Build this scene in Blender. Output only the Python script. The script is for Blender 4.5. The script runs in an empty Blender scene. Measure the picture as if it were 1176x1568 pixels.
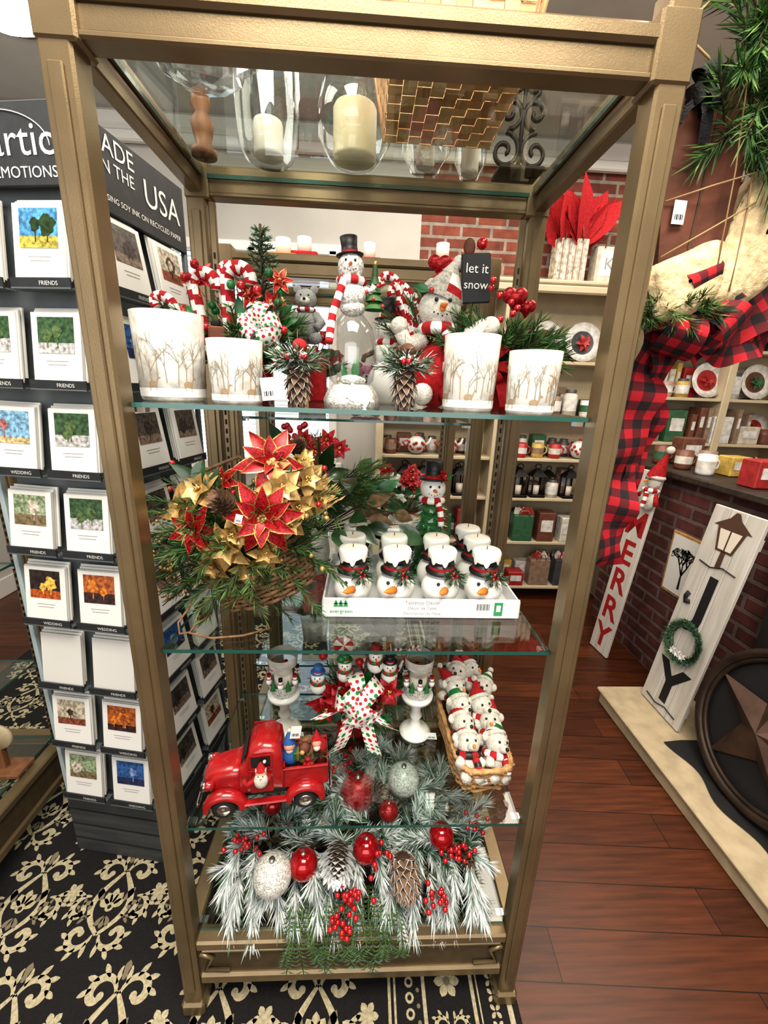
import bpy, math, random
from mathutils import Matrix, Vector
R=random.Random(7)
pi=math.pi
sin,cos=math.sin,math.cos
V=Vector
COL=bpy.context.scene.collection

# ------------------------------------------------------------------ materials
def newmat(name):
    m=bpy.data.materials.new(name); m.use_nodes=True
    nt=m.node_tree; b=nt.nodes['Principled BSDF']
    return m,nt,b
def mat(name,col,rough=.5,metal=0,noise=0,ns=40,bump=0,bs=200,emit=0,sub=0,spec=None,coat=0):
    m,nt,b=newmat(name)
    N=nt.nodes;L=nt.links
    b.inputs['Base Color'].default_value=(*col,1)
    b.inputs['Roughness'].default_value=rough
    b.inputs['Metallic'].default_value=metal
    if coat: b.inputs['Coat Weight'].default_value=coat
    if emit:
        b.inputs['Emission Color'].default_value=(*col,1); b.inputs['Emission Strength'].default_value=emit
    tc=None
    if noise or bump:
        tc=N.new('ShaderNodeTexCoord')
    if noise:
        n=N.new('ShaderNodeTexNoise'); n.inputs['Scale'].default_value=ns; n.inputs['Detail'].default_value=4
        r=N.new('ShaderNodeValToRGB')
        r.color_ramp.elements[0].position=.35; r.color_ramp.elements[1].position=.65
        r.color_ramp.elements[0].color=(*[max(0,c*(1-noise)) for c in col],1)
        r.color_ramp.elements[1].color=(*[min(1,c*(1+noise)) for c in col],1)
        L.new(tc.outputs['Object'],n.inputs['Vector']); L.new(n.outputs['Fac'],r.inputs['Fac']); L.new(r.outputs['Color'],b.inputs['Base Color'])
    if bump:
        n=N.new('ShaderNodeTexNoise'); n.inputs['Scale'].default_value=bs; n.inputs['Detail'].default_value=3
        bp=N.new('ShaderNodeBump'); bp.inputs['Strength'].default_value=bump; bp.inputs['Distance'].default_value=.004
        L.new(tc.outputs['Object'],n.inputs['Vector']); L.new(n.outputs['Fac'],bp.inputs['Height']); L.new(bp.outputs['Normal'],b.inputs['Normal'])
    return m
def glassmat(name,tint=(.93,.97,.95),ior=1.45,rough=.0,boost=0.0):
    # thin glass: the Fresnel IOR is inverted on back faces so both sides reflect alike
    m=bpy.data.materials.new(name); m.use_nodes=True; nt=m.node_tree; N=nt.nodes;L=nt.links
    N.clear()
    o=N.new('ShaderNodeOutputMaterial'); t=N.new('ShaderNodeBsdfTransparent'); g=N.new('ShaderNodeBsdfGlossy')
    t.inputs['Color'].default_value=(*tint,1); g.inputs['Roughness'].default_value=rough
    lw=N.new('ShaderNodeFresnel'); geo=N.new('ShaderNodeNewGeometry'); ml=N.new('ShaderNodeMath'); ml.operation='MULTIPLY_ADD'
    ml.inputs[1].default_value=(1/ior-ior); ml.inputs[2].default_value=ior
    L.new(geo.outputs['Backfacing'],ml.inputs[0]); L.new(ml.outputs[0],lw.inputs['IOR'])
    mx=N.new('ShaderNodeMixShader')
    ad=N.new('ShaderNodeMath'); ad.operation='ADD'; ad.inputs[1].default_value=boost; ad.use_clamp=True
    L.new(lw.outputs[0],ad.inputs[0]); L.new(ad.outputs[0],mx.inputs[0]); L.new(t.outputs[0],mx.inputs[1]); L.new(g.outputs[0],mx.inputs[2]); L.new(mx.outputs[0],o.inputs[0])
    return m
def glitter(name,col,metal=.5):
    m,nt,b=newmat(name); N=nt.nodes;L=nt.links
    tc=N.new('ShaderNodeTexCoord'); v=N.new('ShaderNodeTexVoronoi'); v.inputs['Scale'].default_value=420
    L.new(tc.outputs['Object'],v.inputs['Vector'])
    r=N.new('ShaderNodeValToRGB'); r.color_ramp.elements[0].color=(*[c*.45 for c in col],1); r.color_ramp.elements[1].color=(*[min(1,c*1.5+.01) for c in col],1)
    s=N.new('ShaderNodeSeparateColor'); L.new(v.outputs['Color'],s.inputs[0]); L.new(s.outputs[0],r.inputs[0]); L.new(r.outputs[0],b.inputs['Base Color'])
    bp=N.new('ShaderNodeBump'); bp.inputs['Strength'].default_value=.6; bp.inputs['Distance'].default_value=.003
    L.new(s.outputs[1],bp.inputs['Height']); L.new(bp.outputs[0],b.inputs['Normal'])
    b.inputs['Metallic'].default_value=metal; b.inputs['Roughness'].default_value=.35
    return m
def brickmat(name,axes,c1,c2,mortar,w=.21,h=.075,ms=.012,bump=.6):
    m,nt,b=newmat(name); N=nt.nodes;L=nt.links
    tc=N.new('ShaderNodeTexCoord'); sp=N.new('ShaderNodeSeparateXYZ'); cb=N.new('ShaderNodeCombineXYZ')
    L.new(tc.outputs['Object'],sp.inputs[0]); L.new(sp.outputs[axes[0]],cb.inputs[0]); L.new(sp.outputs[axes[1]],cb.inputs[1])
    br=N.new('ShaderNodeTexBrick'); br.inputs['Scale'].default_value=1; br.inputs['Brick Width'].default_value=w; br.inputs['Row Height'].default_value=h
    br.inputs['Mortar Size'].default_value=ms; br.inputs['Color1'].default_value=(*c1,1); br.inputs['Color2'].default_value=(*c2,1); br.inputs['Mortar'].default_value=(*mortar,1)
    br.inputs['Mortar Smooth'].default_value=.3
    L.new(cb.outputs[0],br.inputs['Vector'])
    n=N.new('ShaderNodeTexNoise'); n.inputs['Scale'].default_value=14; n.inputs['Detail'].default_value=6
    L.new(tc.outputs['Object'],n.inputs['Vector'])
    mx=N.new('ShaderNodeMix'); mx.data_type='RGBA'; mx.blend_type='MULTIPLY'; mx.inputs[0].default_value=.8
    rp=N.new('ShaderNodeValToRGB'); rp.color_ramp.elements[0].position=.3; rp.color_ramp.elements[0].color=(.45,.45,.45,1); rp.color_ramp.elements[1].position=.7; rp.color_ramp.elements[1].color=(1.2,1.2,1.2,1)
    L.new(n.outputs['Fac'],rp.inputs[0]); L.new(br.outputs['Color'],mx.inputs[6]); L.new(rp.outputs[0],mx.inputs[7]); L.new(mx.outputs[2],b.inputs['Base Color'])
    bp=N.new('ShaderNodeBump'); bp.inputs['Strength'].default_value=bump; bp.inputs['Distance'].default_value=.01; bp.invert=True
    L.new(br.outputs['Fac'],bp.inputs['Height']); L.new(bp.outputs[0],b.inputs['Normal']); b.inputs['Roughness'].default_value=.85
    return m
def plaidmat():
    m,nt,b=newmat('buffalo_plaid'); N=nt.nodes;L=nt.links
    uv=N.new('ShaderNodeUVMap'); sp=N.new('ShaderNodeSeparateXYZ'); L.new(uv.outputs[0],sp.inputs[0])
    outs=[]
    for i in range(2):
        mu=N.new('ShaderNodeMath'); mu.operation='MULTIPLY'; mu.inputs[1].default_value=2.0
        fr=N.new('ShaderNodeMath'); fr.operation='FRACT'; gt=N.new('ShaderNodeMath'); gt.operation='GREATER_THAN'; gt.inputs[1].default_value=.5
        L.new(sp.outputs[i],mu.inputs[0]); L.new(mu.outputs[0],fr.inputs[0]); L.new(fr.outputs[0],gt.inputs[0]); outs.append(gt)
    ad=N.new('ShaderNodeMath'); ad.operation='ADD'; L.new(outs[0].outputs[0],ad.inputs[0]); L.new(outs[1].outputs[0],ad.inputs[1])
    dv=N.new('ShaderNodeMath'); dv.operation='DIVIDE'; dv.inputs[1].default_value=2; L.new(ad.outputs[0],dv.inputs[0])
    r=N.new('ShaderNodeValToRGB'); r.color_ramp.interpolation='CONSTANT'
    r.color_ramp.elements[0].color=(.36,.007,.016,1); e=r.color_ramp.elements[1]; e.position=.4; e.color=(.10,.005,.010,1)
    e=r.color_ramp.elements.new(.9); e.color=(.010,.006,.008,1)
    L.new(dv.outputs[0],r.inputs[0]); L.new(r.outputs[0],b.inputs['Base Color']); b.inputs['Roughness'].default_value=.85
    return m
def dotmat():
    m,nt,b=newmat('polka_dot_ribbon'); N=nt.nodes;L=nt.links
    uv=N.new('ShaderNodeUVMap'); v=N.new('ShaderNodeTexVoronoi'); v.inputs['Scale'].default_value=2.4; v.inputs['Randomness'].default_value=.25
    L.new(uv.outputs[0],v.inputs['Vector'])
    lt=N.new('ShaderNodeMath'); lt.operation='LESS_THAN'; lt.inputs[1].default_value=.33; L.new(v.outputs['Distance'],lt.inputs[0])
    s=N.new('ShaderNodeSeparateColor'); L.new(v.outputs['Color'],s.inputs[0])
    r=N.new('ShaderNodeValToRGB'); r.color_ramp.interpolation='CONSTANT'; r.color_ramp.elements[0].color=(.5,.01,.02,1); r.color_ramp.elements[1].position=.5; r.color_ramp.elements[1].color=(.02,.2,.03,1)
    L.new(s.outputs[0],r.inputs[0])
    mx=N.new('ShaderNodeMix'); mx.data_type='RGBA'; mx.inputs[6].default_value=(.75,.75,.72,1); L.new(lt.outputs[0],mx.inputs[0]); L.new(r.outputs[0],mx.inputs[7]); L.new(mx.outputs[2],b.inputs['Base Color'])
    b.inputs['Roughness'].default_value=.5
    return m

gold=mat('antique_gold_paint',(.225,.170,.098),.33,.6,.10,9,.06,500)
goldd=mat('antique_gold_dark',(.12,.09,.055),.45,.5,.15,30)
slot=mat('slot_black',(.01,.01,.01),.7)
glass=glassmat('shelf_glass',(.92,.965,.945),1.5,0,.04)
gedge=mat('glass_edge_green',(.02,.09,.075),.15,0,coat=.5)
cglass=glassmat('clear_glass',(.94,.955,.955),1.5,.0,.06)
white=mat('white_ceramic',(.74,.73,.70),.35,0,coat=.3)
paper=mat('white_paper',(.74,.74,.72),.7)
plush=mat('white_plush',(.66,.63,.57),.95,0,.15,120,.9,400)
redf=mat('red_felt',(.36,.007,.012),.85,0,.25,90,.4,500)
redg=mat('red_gloss',(.40,.005,.010),.12,.45,coat=.6)
redp=mat('red_paint',(.30,.010,.012),.28,0,.2,30,coat=.6)
redgl=glitter('red_glitter',(.34,.003,.008),.35)
goldgl=glitter('gold_glitter',(.55,.36,.11),.8)
golds=mat('gold_satin',(.50,.33,.13),.4,.6,.35,60)
whitegl=glitter('white_glitter',(.60,.60,.57),.05)
black=mat('black_satin',(.01,.01,.011),.45)
blackm=mat('black_iron',(.015,.014,.014),.5,.6)
green=mat('pine_green',(.025,.085,.022),.6,0,.4,30)
green2=mat('pine_green_light',(.09,.17,.04),.6,0,.3,30)
greeny=mat('holly_green',(.012,.12,.03),.35,0,.3,20)
mag=mat('magnolia_leaf',(.02,.05,.015),.3,0,.4,15,coat=.3)
frost=mat('frosted_needle',(.55,.62,.62),.7,0,.2,60)
frost2=mat('snowy_needle',(.80,.83,.84),.8)
frostg=mat('grey_green_needle',(.11,.21,.15),.7,0,.3,40)
stem=mat('brown_stem',(.07,.04,.02),.8)
cone=mat('pinecone_brown',(.15,.085,.05),.75,0,.4,50)
coned=mat('pinecone_core',(.05,.025,.015),.9)
wick=mat('wicker',(.20,.115,.055),.65,0,.35,60)
wickl=mat('wicker_light',(.42,.24,.10),.6,0,.3,60)
orange=mat('carrot_orange',(.75,.20,.02),.5)
candle=mat('ivory_candle',(.74,.62,.40),.45,0,.05,20)
candlew=mat('white_candle',(.76,.69,.60),.5)
stemw=mat('berry_red',(.42,.006,.012),.15,coat=.8)
tagm=mat('tag_white',(.75,.75,.73),.6)
dark=mat('charcoal_sign',(.022,.026,.03),.55,0,.15,40)
textm=mat('sign_text_white',(.72,.72,.70),.6)
grey=mat('grey_print',(.30,.30,.30),.7)
cream=mat('cream_paint',(.55,.47,.33),.5,0,.05,8)
creamw=mat('cream_wood',(.45,.37,.25),.55,0,.15,12)
plaster=mat('plaster_wall',(.50,.49,.46),.85,0,.05,3,.1,60)
ceilm=mat('ceiling_plaster',(.50,.49,.47),.9,0,.08,3)
silver=mat('chrome',(.6,.6,.6),.2,1)
tyre=mat('tyre_rubber',(.012,.012,.012),.7)
skin=mat('santa_skin',(.55,.27,.19),.6)
blue=mat('blue_coat',(.02,.10,.30),.5)
plaid=plaidmat(); dots=dotmat()
brown=mat('brown_leather',(.115,.038,.020),.7,0,.35,14,.3,80)
batting=mat('cream_batting',(.60,.47,.28),.95,0,.25,60,1.0,90)
twine=mat('twine',(.35,.24,.12),.9)
slate=mat('black_slate',(.013,.013,.015),.6)
bronze=mat('bronze_metal',(.045,.030,.022),.5,.5,.3,10)

def wood(name,c1,c2,scale=(1,12,12)):
    m,nt,b=newmat(name); N=nt.nodes;L=nt.links
    tc=N.new('ShaderNodeTexCoord'); mp=N.new('ShaderNodeMapping'); mp.inputs['Scale'].default_value=scale
    n=N.new('ShaderNodeTexNoise'); n.inputs['Scale'].default_value=4; n.inputs['Detail'].default_value=6
    r=N.new('ShaderNodeValToRGB'); r.color_ramp.elements[0].position=.3; r.color_ramp.elements[1].position=.7
    r.color_ramp.elements[0].color=(*c1,1); r.color_ramp.elements[1].color=(*c2,1)
    L.new(tc.outputs['Object'],mp.inputs[0]); L.new(mp.outputs[0],n.inputs['Vector']); L.new(n.outputs['Fac'],r.inputs[0]); L.new(r.outputs[0],b.inputs['Base Color'])
    b.inputs['Roughness'].default_value=.55
    return m
chips=[wood('chipwood_%d'%i,c,(c[0]*1.35,c[1]*1.3,c[2]*1.25),(10,10,10)) for i,c in enumerate([(.60,.37,.18),(.52,.30,.14),(.68,.45,.24),(.45,.24,.11),(.62,.40,.21)])]
woodd=wood('turned_wood',(.12,.05,.025),(.25,.11,.05),(8,8,1))
whitewood=wood('white_washed_wood',(.50,.47,.42),(.66,.64,.60),(12,12,1))
greywood=wood('grey_base_wood',(.035,.04,.045),(.07,.075,.08),(1,12,12))

def floormat():
    m,nt,b=newmat('dark_plank_floor'); N=nt.nodes;L=nt.links
    tc=N.new('ShaderNodeTexCoord'); mp=N.new('ShaderNodeMapping'); mp.inputs['Rotation'].default_value=(0,0,.06)
    br=N.new('ShaderNodeTexBrick'); br.inputs['Scale'].default_value=1; br.inputs['Brick Width'].default_value=1.1; br.inputs['Row Height'].default_value=.13; br.inputs['Mortar Size'].default_value=.0016
    br.inputs['Color1'].default_value=(.115,.036,.014,1); br.inputs['Color2'].default_value=(.062,.019,.008,1); br.inputs['Mortar'].default_value=(.012,.005,.003,1)
    L.new(tc.outputs['Object'],mp.inputs[0]); L.new(mp.outputs[0],br.inputs['Vector'])
    mp2=N.new('ShaderNodeMapping'); mp2.inputs['Scale'].default_value=(1.5,22,1); L.new(tc.outputs['Object'],mp2.inputs[0])
    n=N.new('ShaderNodeTexNoise'); n.inputs['Scale'].default_value=3; n.inputs['Detail'].default_value=8; L.new(mp2.outputs[0],n.inputs['Vector'])
    r=N.new('ShaderNodeValToRGB'); r.color_ramp.elements[0].position=.3; r.color_ramp.elements[0].color=(.55,.55,.55,1); r.color_ramp.elements[1].position=.75; r.color_ramp.elements[1].color=(1.4,1.3,1.2,1)
    L.new(n.outputs['Fac'],r.inputs[0])
    mx=N.new('ShaderNodeMix'); mx.data_type='RGBA'; mx.blend_type='MULTIPLY'; mx.inputs[0].default_value=1
    L.new(br.outputs['Color'],mx.inputs[6]); L.new(r.outputs[0],mx.inputs[7]); L.new(mx.outputs[2],b.inputs['Base Color'])
    b.inputs['Roughness'].default_value=.36
    return m

# ------------------------------------------------------------------ mesh builder
def frame(d):
    d=d.normalized(); a=V((0,0,1)) if abs(d.z)<.9 else V((1,0,0))
    x=d.cross(a).normalized(); y=d.cross(x).normalized(); return x,y
def rv():
    return V((R.gauss(0,1),R.gauss(0,1),R.gauss(0,1))).normalized()
TXT={}
class M:
    def __init__(s): s.v=[];s.f=[];s.mi=[];s.sm=[];s.uv={};s.mats=[];s.T=None
    def slot(s,m):
        if m not in s.mats: s.mats.append(m)
        return s.mats.index(m)
    def add(s,vs,fs,m,smooth=False,uvs=None):
        o=len(s.v)
        if s.T is not None: s.v.extend([tuple(s.T@V(p)) for p in vs])
        else: s.v.extend([tuple(p) for p in vs])
        ml=isinstance(m,list)
        if not ml: k=s.slot(m)
        for i,f in enumerate(fs):
            if uvs: s.uv[len(s.f)]=uvs[i]
            s.f.append(tuple(o+j for j in f)); s.mi.append(s.slot(m[i]) if ml else k); s.sm.append(smooth)
    def box(s,c,d,m,rot=None,bev=0):
        hx,hy,hz=d[0]/2,d[1]/2,d[2]/2; c=V(c)
        if not bev:
            vs=[V((x*hx,y*hy,z*hz)) for x in(-1,1) for y in(-1,1) for z in(-1,1)]
            fs=[(0,1,3,2),(4,6,7,5),(0,4,5,1),(2,3,7,6),(0,2,6,4),(1,5,7,3)]
        else:
            h=(hx,hy,hz); b=min(bev,hx*.9,hy*.9,hz*.9); vs=[]
            for x in(-1,1):
                for y in(-1,1):
                    for z in(-1,1):
                        sg=(x,y,z)
                        for k in range(3): vs.append(V([sg[j]*(h[j]-(0 if j==k else b)) for j in range(3)]))
            def ix(sg,k): return ((sg[0]>0)*4+(sg[1]>0)*2+(sg[2]>0))*3+k
            fs=[]
            for k in range(3):
                a,bb=(k+1)%3,(k+2)%3
                for sg in(-1,1):
                    q=[]
                    for p in((-1,-1),(1,-1),(1,1),(-1,1)):
                        t=[0,0,0]; t[k]=sg;t[a]=p[0];t[bb]=p[1]; q.append(ix(t,k))
                    if sg<0:q.reverse()
                    fs.append(tuple(q))
                for s1 in(-1,1):
                    for s2 in(-1,1):
                        t0=[0,0,0];t0[a]=s1;t0[bb]=s2;t0[k]=-1;t1=list(t0);t1[k]=1
                        q=[ix(t0,a),ix(t1,a),ix(t1,bb),ix(t0,bb)]
                        if s1*s2>0:q.reverse()
                        fs.append(tuple(q))
            for x in(-1,1):
                for y in(-1,1):
                    for z in(-1,1):
                        q=[ix((x,y,z),0),ix((x,y,z),1),ix((x,y,z),2)]
                        if x*y*z<0:q.reverse()
                        fs.append(tuple(q))
        if rot is not None: vs=[rot@v for v in vs]
        s.add([v+c for v in vs],fs,m)
    def lathe(s,prof,m,seg=24,c=(0,0,0),mf=None,smooth=True,rot=None,wob=None):
        vs=[];fs=[];ms=[]; c=V(c); n=len(prof)
        for i,(r,z) in enumerate(prof):
            for j in range(seg):
                a=2*pi*j/seg; rr=max(r,1e-5)
                if wob: rr*=wob(a,z)
                p=V((rr*cos(a),rr*sin(a),z))
                if rot is not None:p=rot@p
                vs.append(p+c)
        for i in range(n-1):
            for j in range(seg):
                k=(j+1)%seg; fs.append((i*seg+j,i*seg+k,(i+1)*seg+k,(i+1)*seg+j)); ms.append(mf(i,j) if mf else m)
        s.add(vs,fs,ms if mf else m,smooth)
    def ball(s,c,r,m,seg=16,rings=10,sc=(1,1,1),rot=None,mf=None):
        vs=[];fs=[];ms=[];c=V(c)
        for i in range(rings+1):
            ph=pi*i/rings
            for j in range(seg):
                a=2*pi*j/seg
                p=V((r*sin(ph)*cos(a)*sc[0],r*sin(ph)*sin(a)*sc[1],-r*cos(ph)*sc[2]))
                if rot is not None:p=rot@p
                vs.append(p+c)
        for i in range(rings):
            for j in range(seg):
                k=(j+1)%seg; fs.append((i*seg+j,i*seg+k,(i+1)*seg+k,(i+1)*seg+j)); ms.append(mf(i,j) if mf else m)
        s.add(vs,fs,ms if mf else m,True)
    def tube(s,pts,r,m,seg=6,closed=False,mf=None,cap=True):
        pts=[V(p) for p in pts]; n=len(pts); vs=[];fs=[];ms=[]
        x=None
        for i,p in enumerate(pts):
            if closed: d=pts[(i+1)%n]-pts[i-1]
            else: d=pts[min(i+1,n-1)]-pts[max(i-1,0)]
            if d.length<1e-9:d=V((0,0,1))
            d.normalize()
            if x is None: x,y=frame(d)
            else:
                x=(x-d*x.dot(d)); 
                if x.length<1e-6:x,_=frame(d)
                x.normalize()
            y=d.cross(x); rr=r[i] if isinstance(r,(list,tuple)) else r
            for j in range(seg):
                a=2*pi*j/seg; vs.append(p+x*cos(a)*rr+y*sin(a)*rr)
        for i in range(n if closed else n-1):
            for j in range(seg):
                k=(j+1)%seg; i2=(i+1)%n; fs.append((i*seg+j,i*seg+k,i2*seg+k,i2*seg+j)); ms.append(mf(i,j) if mf else m)
        if cap and not closed:
            fs.append(tuple(range(seg-1,-1,-1))); ms.append(mf(0,0) if mf else m)
            fs.append(tuple((n-1)*seg+j for j in range(seg))); ms.append(mf(n-2,0) if mf else m)
        s.add(vs,fs,ms if mf else m,True)
    def ribbon(s,pts,wd,w,m,seg=1):
        pts=[V(p) for p in pts]; vs=[];fs=[];uv=[];L=0;ls=[]
        for i,p in enumerate(pts):
            if i:L+=(p-pts[i-1]).length
            ls.append(L/w); d=wd[i] if isinstance(wd,list) else wd; d=V(d).normalized()
            vs+= [p-d*w/2,p+d*w/2]
        for i in range(len(pts)-1):
            fs.append((2*i,2*i+1,2*i+3,2*i+2)); uv.append([(ls[i],0),(ls[i],1),(ls[i+1],1),(ls[i+1],0)])
        s.add(vs,fs,m,True,uv)
    def leaf(s,b,d,n,L,W,m,k=5,fold=.25,curl=.25,edge=None,pw=.8):
        b=V(b);d=V(d).normalized();n=V(n);n=(n-d*n.dot(d))
        if n.length<1e-5:n,_=frame(d)
        n.normalize();sd=d.cross(n)
        cols=(-1,-.82,0,.82,1) if edge else(-1,0,1); nc=len(cols); vs=[];fs=[];ms=[]
        for i in range(k+1):
            t=i/k; w=W/2*max(.03,sin(pi*min(1,t**pw)))
            c=b+d*L*t-n*curl*L*t*t
            for q in cols: vs.append(c+sd*w*q+n*fold*w*abs(q))
        for i in range(k):
            for j in range(nc-1):
                fs.append((i*nc+j,i*nc+j+1,(i+1)*nc+j+1,(i+1)*nc+j)); ms.append(edge if edge and j in(0,nc-2) else m)
        s.add(vs,fs,ms,True)
    def flower(s,c,n,Rr,m,edge=None,W=.42,layers=((6,1,.15),(6,.72,.55)),cen=None,pw=.8,fold=.25):
        c=V(c);n=V(n).normalized();x,y=frame(n)
        for li,(k,sc,lift) in enumerate(layers):
            for i in range(k):
                a=2*pi*(i+.5*li)/k+R.uniform(-.15,.15); d=(x*cos(a)+y*sin(a))*cos(lift)+n*sin(lift)
                s.leaf(c+n*.002*li,d,n,Rr*sc*R.uniform(.88,1.08),Rr*W*2*sc*.62,m,5,fold,.22,edge,pw)
        if cen:
            for i in range(9):
                o=x*R.uniform(-.1,.1)*Rr+y*R.uniform(-.1,.1)*Rr
                s.ball(c+n*.01+o,Rr*.06,cen,6,4)
    def pine(s,p,d,L,nm,n=70,nl=.03,w=.0011,droop=.2,bare=.05,spread=(.45,1.0),stemr=.0016):
        p=V(p);dd=V(d).normalized();K=6;pts=[];cur=p.copy()
        for i in range(K+1):
            pts.append(cur.copy()); dd=(dd+V((0,0,-droop/K))).normalized(); cur=cur+dd*(L/K)
        s.tube(pts,stemr,stem,4,cap=False)
        vs=[];fs=[];ms=[]
        for i in range(n):
            t=bare+(1-bare)*i/n; f=t*K;k=min(int(f),K-1); q=pts[k].lerp(pts[k+1],f-k); ax=(pts[k+1]-pts[k]).normalized()
            pr=rv().cross(ax).normalized(); a=R.uniform(*spread)*(1-.35*t); dr=ax*cos(a)+pr*sin(a)
            l=nl*R.uniform(.7,1.1); sd=dr.cross(rv()).normalized()*w
            o=len(vs); mid=q+dr*l*.6
            vs+=[q-sd*.6,q+sd*.6,mid+sd,mid-sd,q+dr*l]; fs+=[(o,o+1,o+2,o+3),(o+3,o+2,o+4)]; mm=R.choice(nm); ms+=[mm,mm]
        s.add(vs,fs,ms)
    def pinecone(s,c,ax,L,r,m=None,tip=None,n=70):
        m=m or cone; c=V(c);ax=V(ax).normalized();x,y=frame(ax)
        pts=[c+ax*L*t for t in(0,.15,.4,.7,1)]; s.tube(pts,[r*.3,r*.6,r*.6,r*.4,.002],coned,8)
        for i in range(n):
            t=i/n; a=i*2.39996; rr=r*(sin(pi*min(1,.12+t*.88))**.6)
            d=x*cos(a)+y*sin(a); b=c+ax*L*t+d*rr*.3
            dd=(d+ax*(.25+.9*t)).normalized()
            s.leaf(b,dd,ax,rr*.75+.003,r*.62*(1-.4*t),m,3,-.15,-.2,tip,.55)
    def cane(s,p,h,r=.006,hook=.03,d=(1,0,0),tilt=None,m1=None,m2=None):
        p=V(p);d=V(d).normalized();up=V(tilt).normalized() if tilt else V((0,0,1)); pts=[]
        for i in range(14): pts.append(p+up*h*i/14)
        top=p+up*h
        for i in range(15):
            a=pi*1.1*i/14; pts.append(top+d*hook*(1-cos(a))+up*hook*sin(a))
        m1=m1 or redf;m2=m2 or white
        s.tube(pts,r,m1,8,mf=lambda i,j:m1 if((i*2+j)%8)<4 else m2)
    def bow(s,c,n,Rr,w,m,loops=6,depth=.45,a0=0,lift=(.0,.5)):
        c=V(c);n=V(n).normalized();x,y=frame(n)
        for k in range(loops):
            a=a0+2*pi*k/loops+R.uniform(-.15,.15); d=(x*cos(a)+y*sin(a)+n*R.uniform(*lift)).normalized(); wdir=(d.cross(n)+rv()*.25).normalized(); wdir=(wdir-d*wdir.dot(d)).normalized(); nn=wdir.cross(d)
            rr=Rr*R.uniform(.8,1.12); pts=[];ws=[]
            for i in range(15):
                t=i/14; pts.append(c+d*rr*sin(pi*t)+nn*rr*depth*sin(2*pi*t)); ws.append(w*(.35+.65*sin(pi*t)))
            s._rib(pts,wdir,ws,w,m)
    def _rib(s,pts,wd,ws,w,m):
        vs=[];fs=[];uv=[];L=0;ls=[]
        for i,p in enumerate(pts):
            if i:L+=(p-pts[i-1]).length
            ls.append(L/w); d=wd[i] if isinstance(wd,list) else wd
            d=V(d).normalized(); vs+=[p-d*ws[i]/2,p,p+d*ws[i]/2]
        for i in range(len(pts)-1):
            for j in range(2):
                fs.append((3*i+j,3*i+j+1,3*i+j+4,3*i+j+3)); uv.append([(ls[i],j*.5),(ls[i],j*.5+.5),(ls[i+1],j*.5+.5),(ls[i+1],j*.5)])
        s.add(vs,fs,m,True,uv)
    def wicker(s,a,b,h,m,rows=10,flare=1.2,ex=2,stakes=24,r=.004,bottom=True,mrim=None,N=None):
        N=N or stakes*3
        def pt(th,sc,off,z):
            ct,st=cos(th),sin(th); e=2/ex
            x=(abs(ct)**e)*(1 if ct>0 else -1);y=(abs(st)**e)*(1 if st>0 else -1)
            return V((x*(a*sc+off),y*(b*sc+off),z))
        for i in range(rows):
            t=i/(rows-1);sc=1+(flare-1)*t
            s.tube([pt(2*pi*j/N,sc,r*.8*sin(stakes/2*2*pi*j/N+pi*i),r+h*t) for j in range(N)],r*.95*(h/rows/r*.55 if h/rows/r*.55>1 else 1),m,5,True)
        for k in range(stakes):
            th=2*pi*(k+.5)/stakes; s.tube([pt(th,1,0,0),pt(th,flare,0,h+r)],r*.8,m,4)
        for q in(0,1):
            s.tube([pt(2*pi*j/N,flare,r*.7*sin(stakes*2*pi*j/N+pi*q),h+r*1.5) for j in range(N)],r*1.2,mrim or m,5,True)
        if bottom:
            vs=[pt(2*pi*j/N,1,0,r*.6) for j in range(N)]; s.add(vs,[tuple(range(N))],m)
    def loft(s,secs,m,n=20,cap=True):
        vs=[];fs=[]
        for(x,hw,z0,z1,e) in secs:
            zc=(z0+z1)/2;hz=(z1-z0)/2
            for j in range(n):
                a=2*pi*j/n;ct,st=cos(a),sin(a);k=2/e
                vs.append((x,hw*abs(ct)**k*(1 if ct>0 else -1),zc+hz*abs(st)**k*(1 if st>0 else -1)))
        q=len(secs)
        for i in range(q-1):
            for j in range(n):
                k=(j+1)%n; fs.append((i*n+j,i*n+k,(i+1)*n+k,(i+1)*n+j))
        if cap: fs+=[tuple(range(n-1,-1,-1)),tuple((q-1)*n+j for j in range(n))]
        s.add(vs,fs,m,True)
    def text(s,st,size,m,T,align='CENTER',bold=0.0):
        key=(st,align,bold)
        if key not in TXT:
            cu=bpy.data.curves.new('t','FONT');cu.body=st;cu.size=1;cu.align_x=align;cu.resolution_u=3;cu.offset=bold
            ob=bpy.data.objects.new('t',cu);COL.objects.link(ob)
            dg=bpy.context.evaluated_depsgraph_get();me=bpy.data.meshes.new_from_object(ob.evaluated_get(dg))
            TXT[key]=([tuple(v.co) for v in me.vertices],[tuple(p.vertices) for p in me.polygons])
            bpy.data.objects.remove(ob);bpy.data.meshes.remove(me);bpy.data.curves.remove(cu)
        vs,fs=TXT[key]; s.add([T@(V(v)*size) for v in vs],fs,m)
    def done(s,name,loc=(0,0,0),rz=0,parent=None,rot=None):
        me=bpy.data.meshes.new(name);me.from_pydata(s.v,[],s.f)
        for m in s.mats:me.materials.append(m)
        me.polygons.foreach_set('material_index',s.mi);me.polygons.foreach_set('use_smooth',s.sm)
        if s.uv:
            ul=me.uv_layers.new(name='UVMap')
            for p in me.polygons:
                u=s.uv.get(p.index)
                if u:
                    for li,c in zip(p.loop_indices,u): ul.data[li].uv=c
        me.update()
        ob=bpy.data.objects.new(name,me);COL.objects.link(ob);ob.location=loc;ob.rotation_euler=rot if rot else(0,0,rz)
        if parent:ob.parent=parent
        return ob
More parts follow.
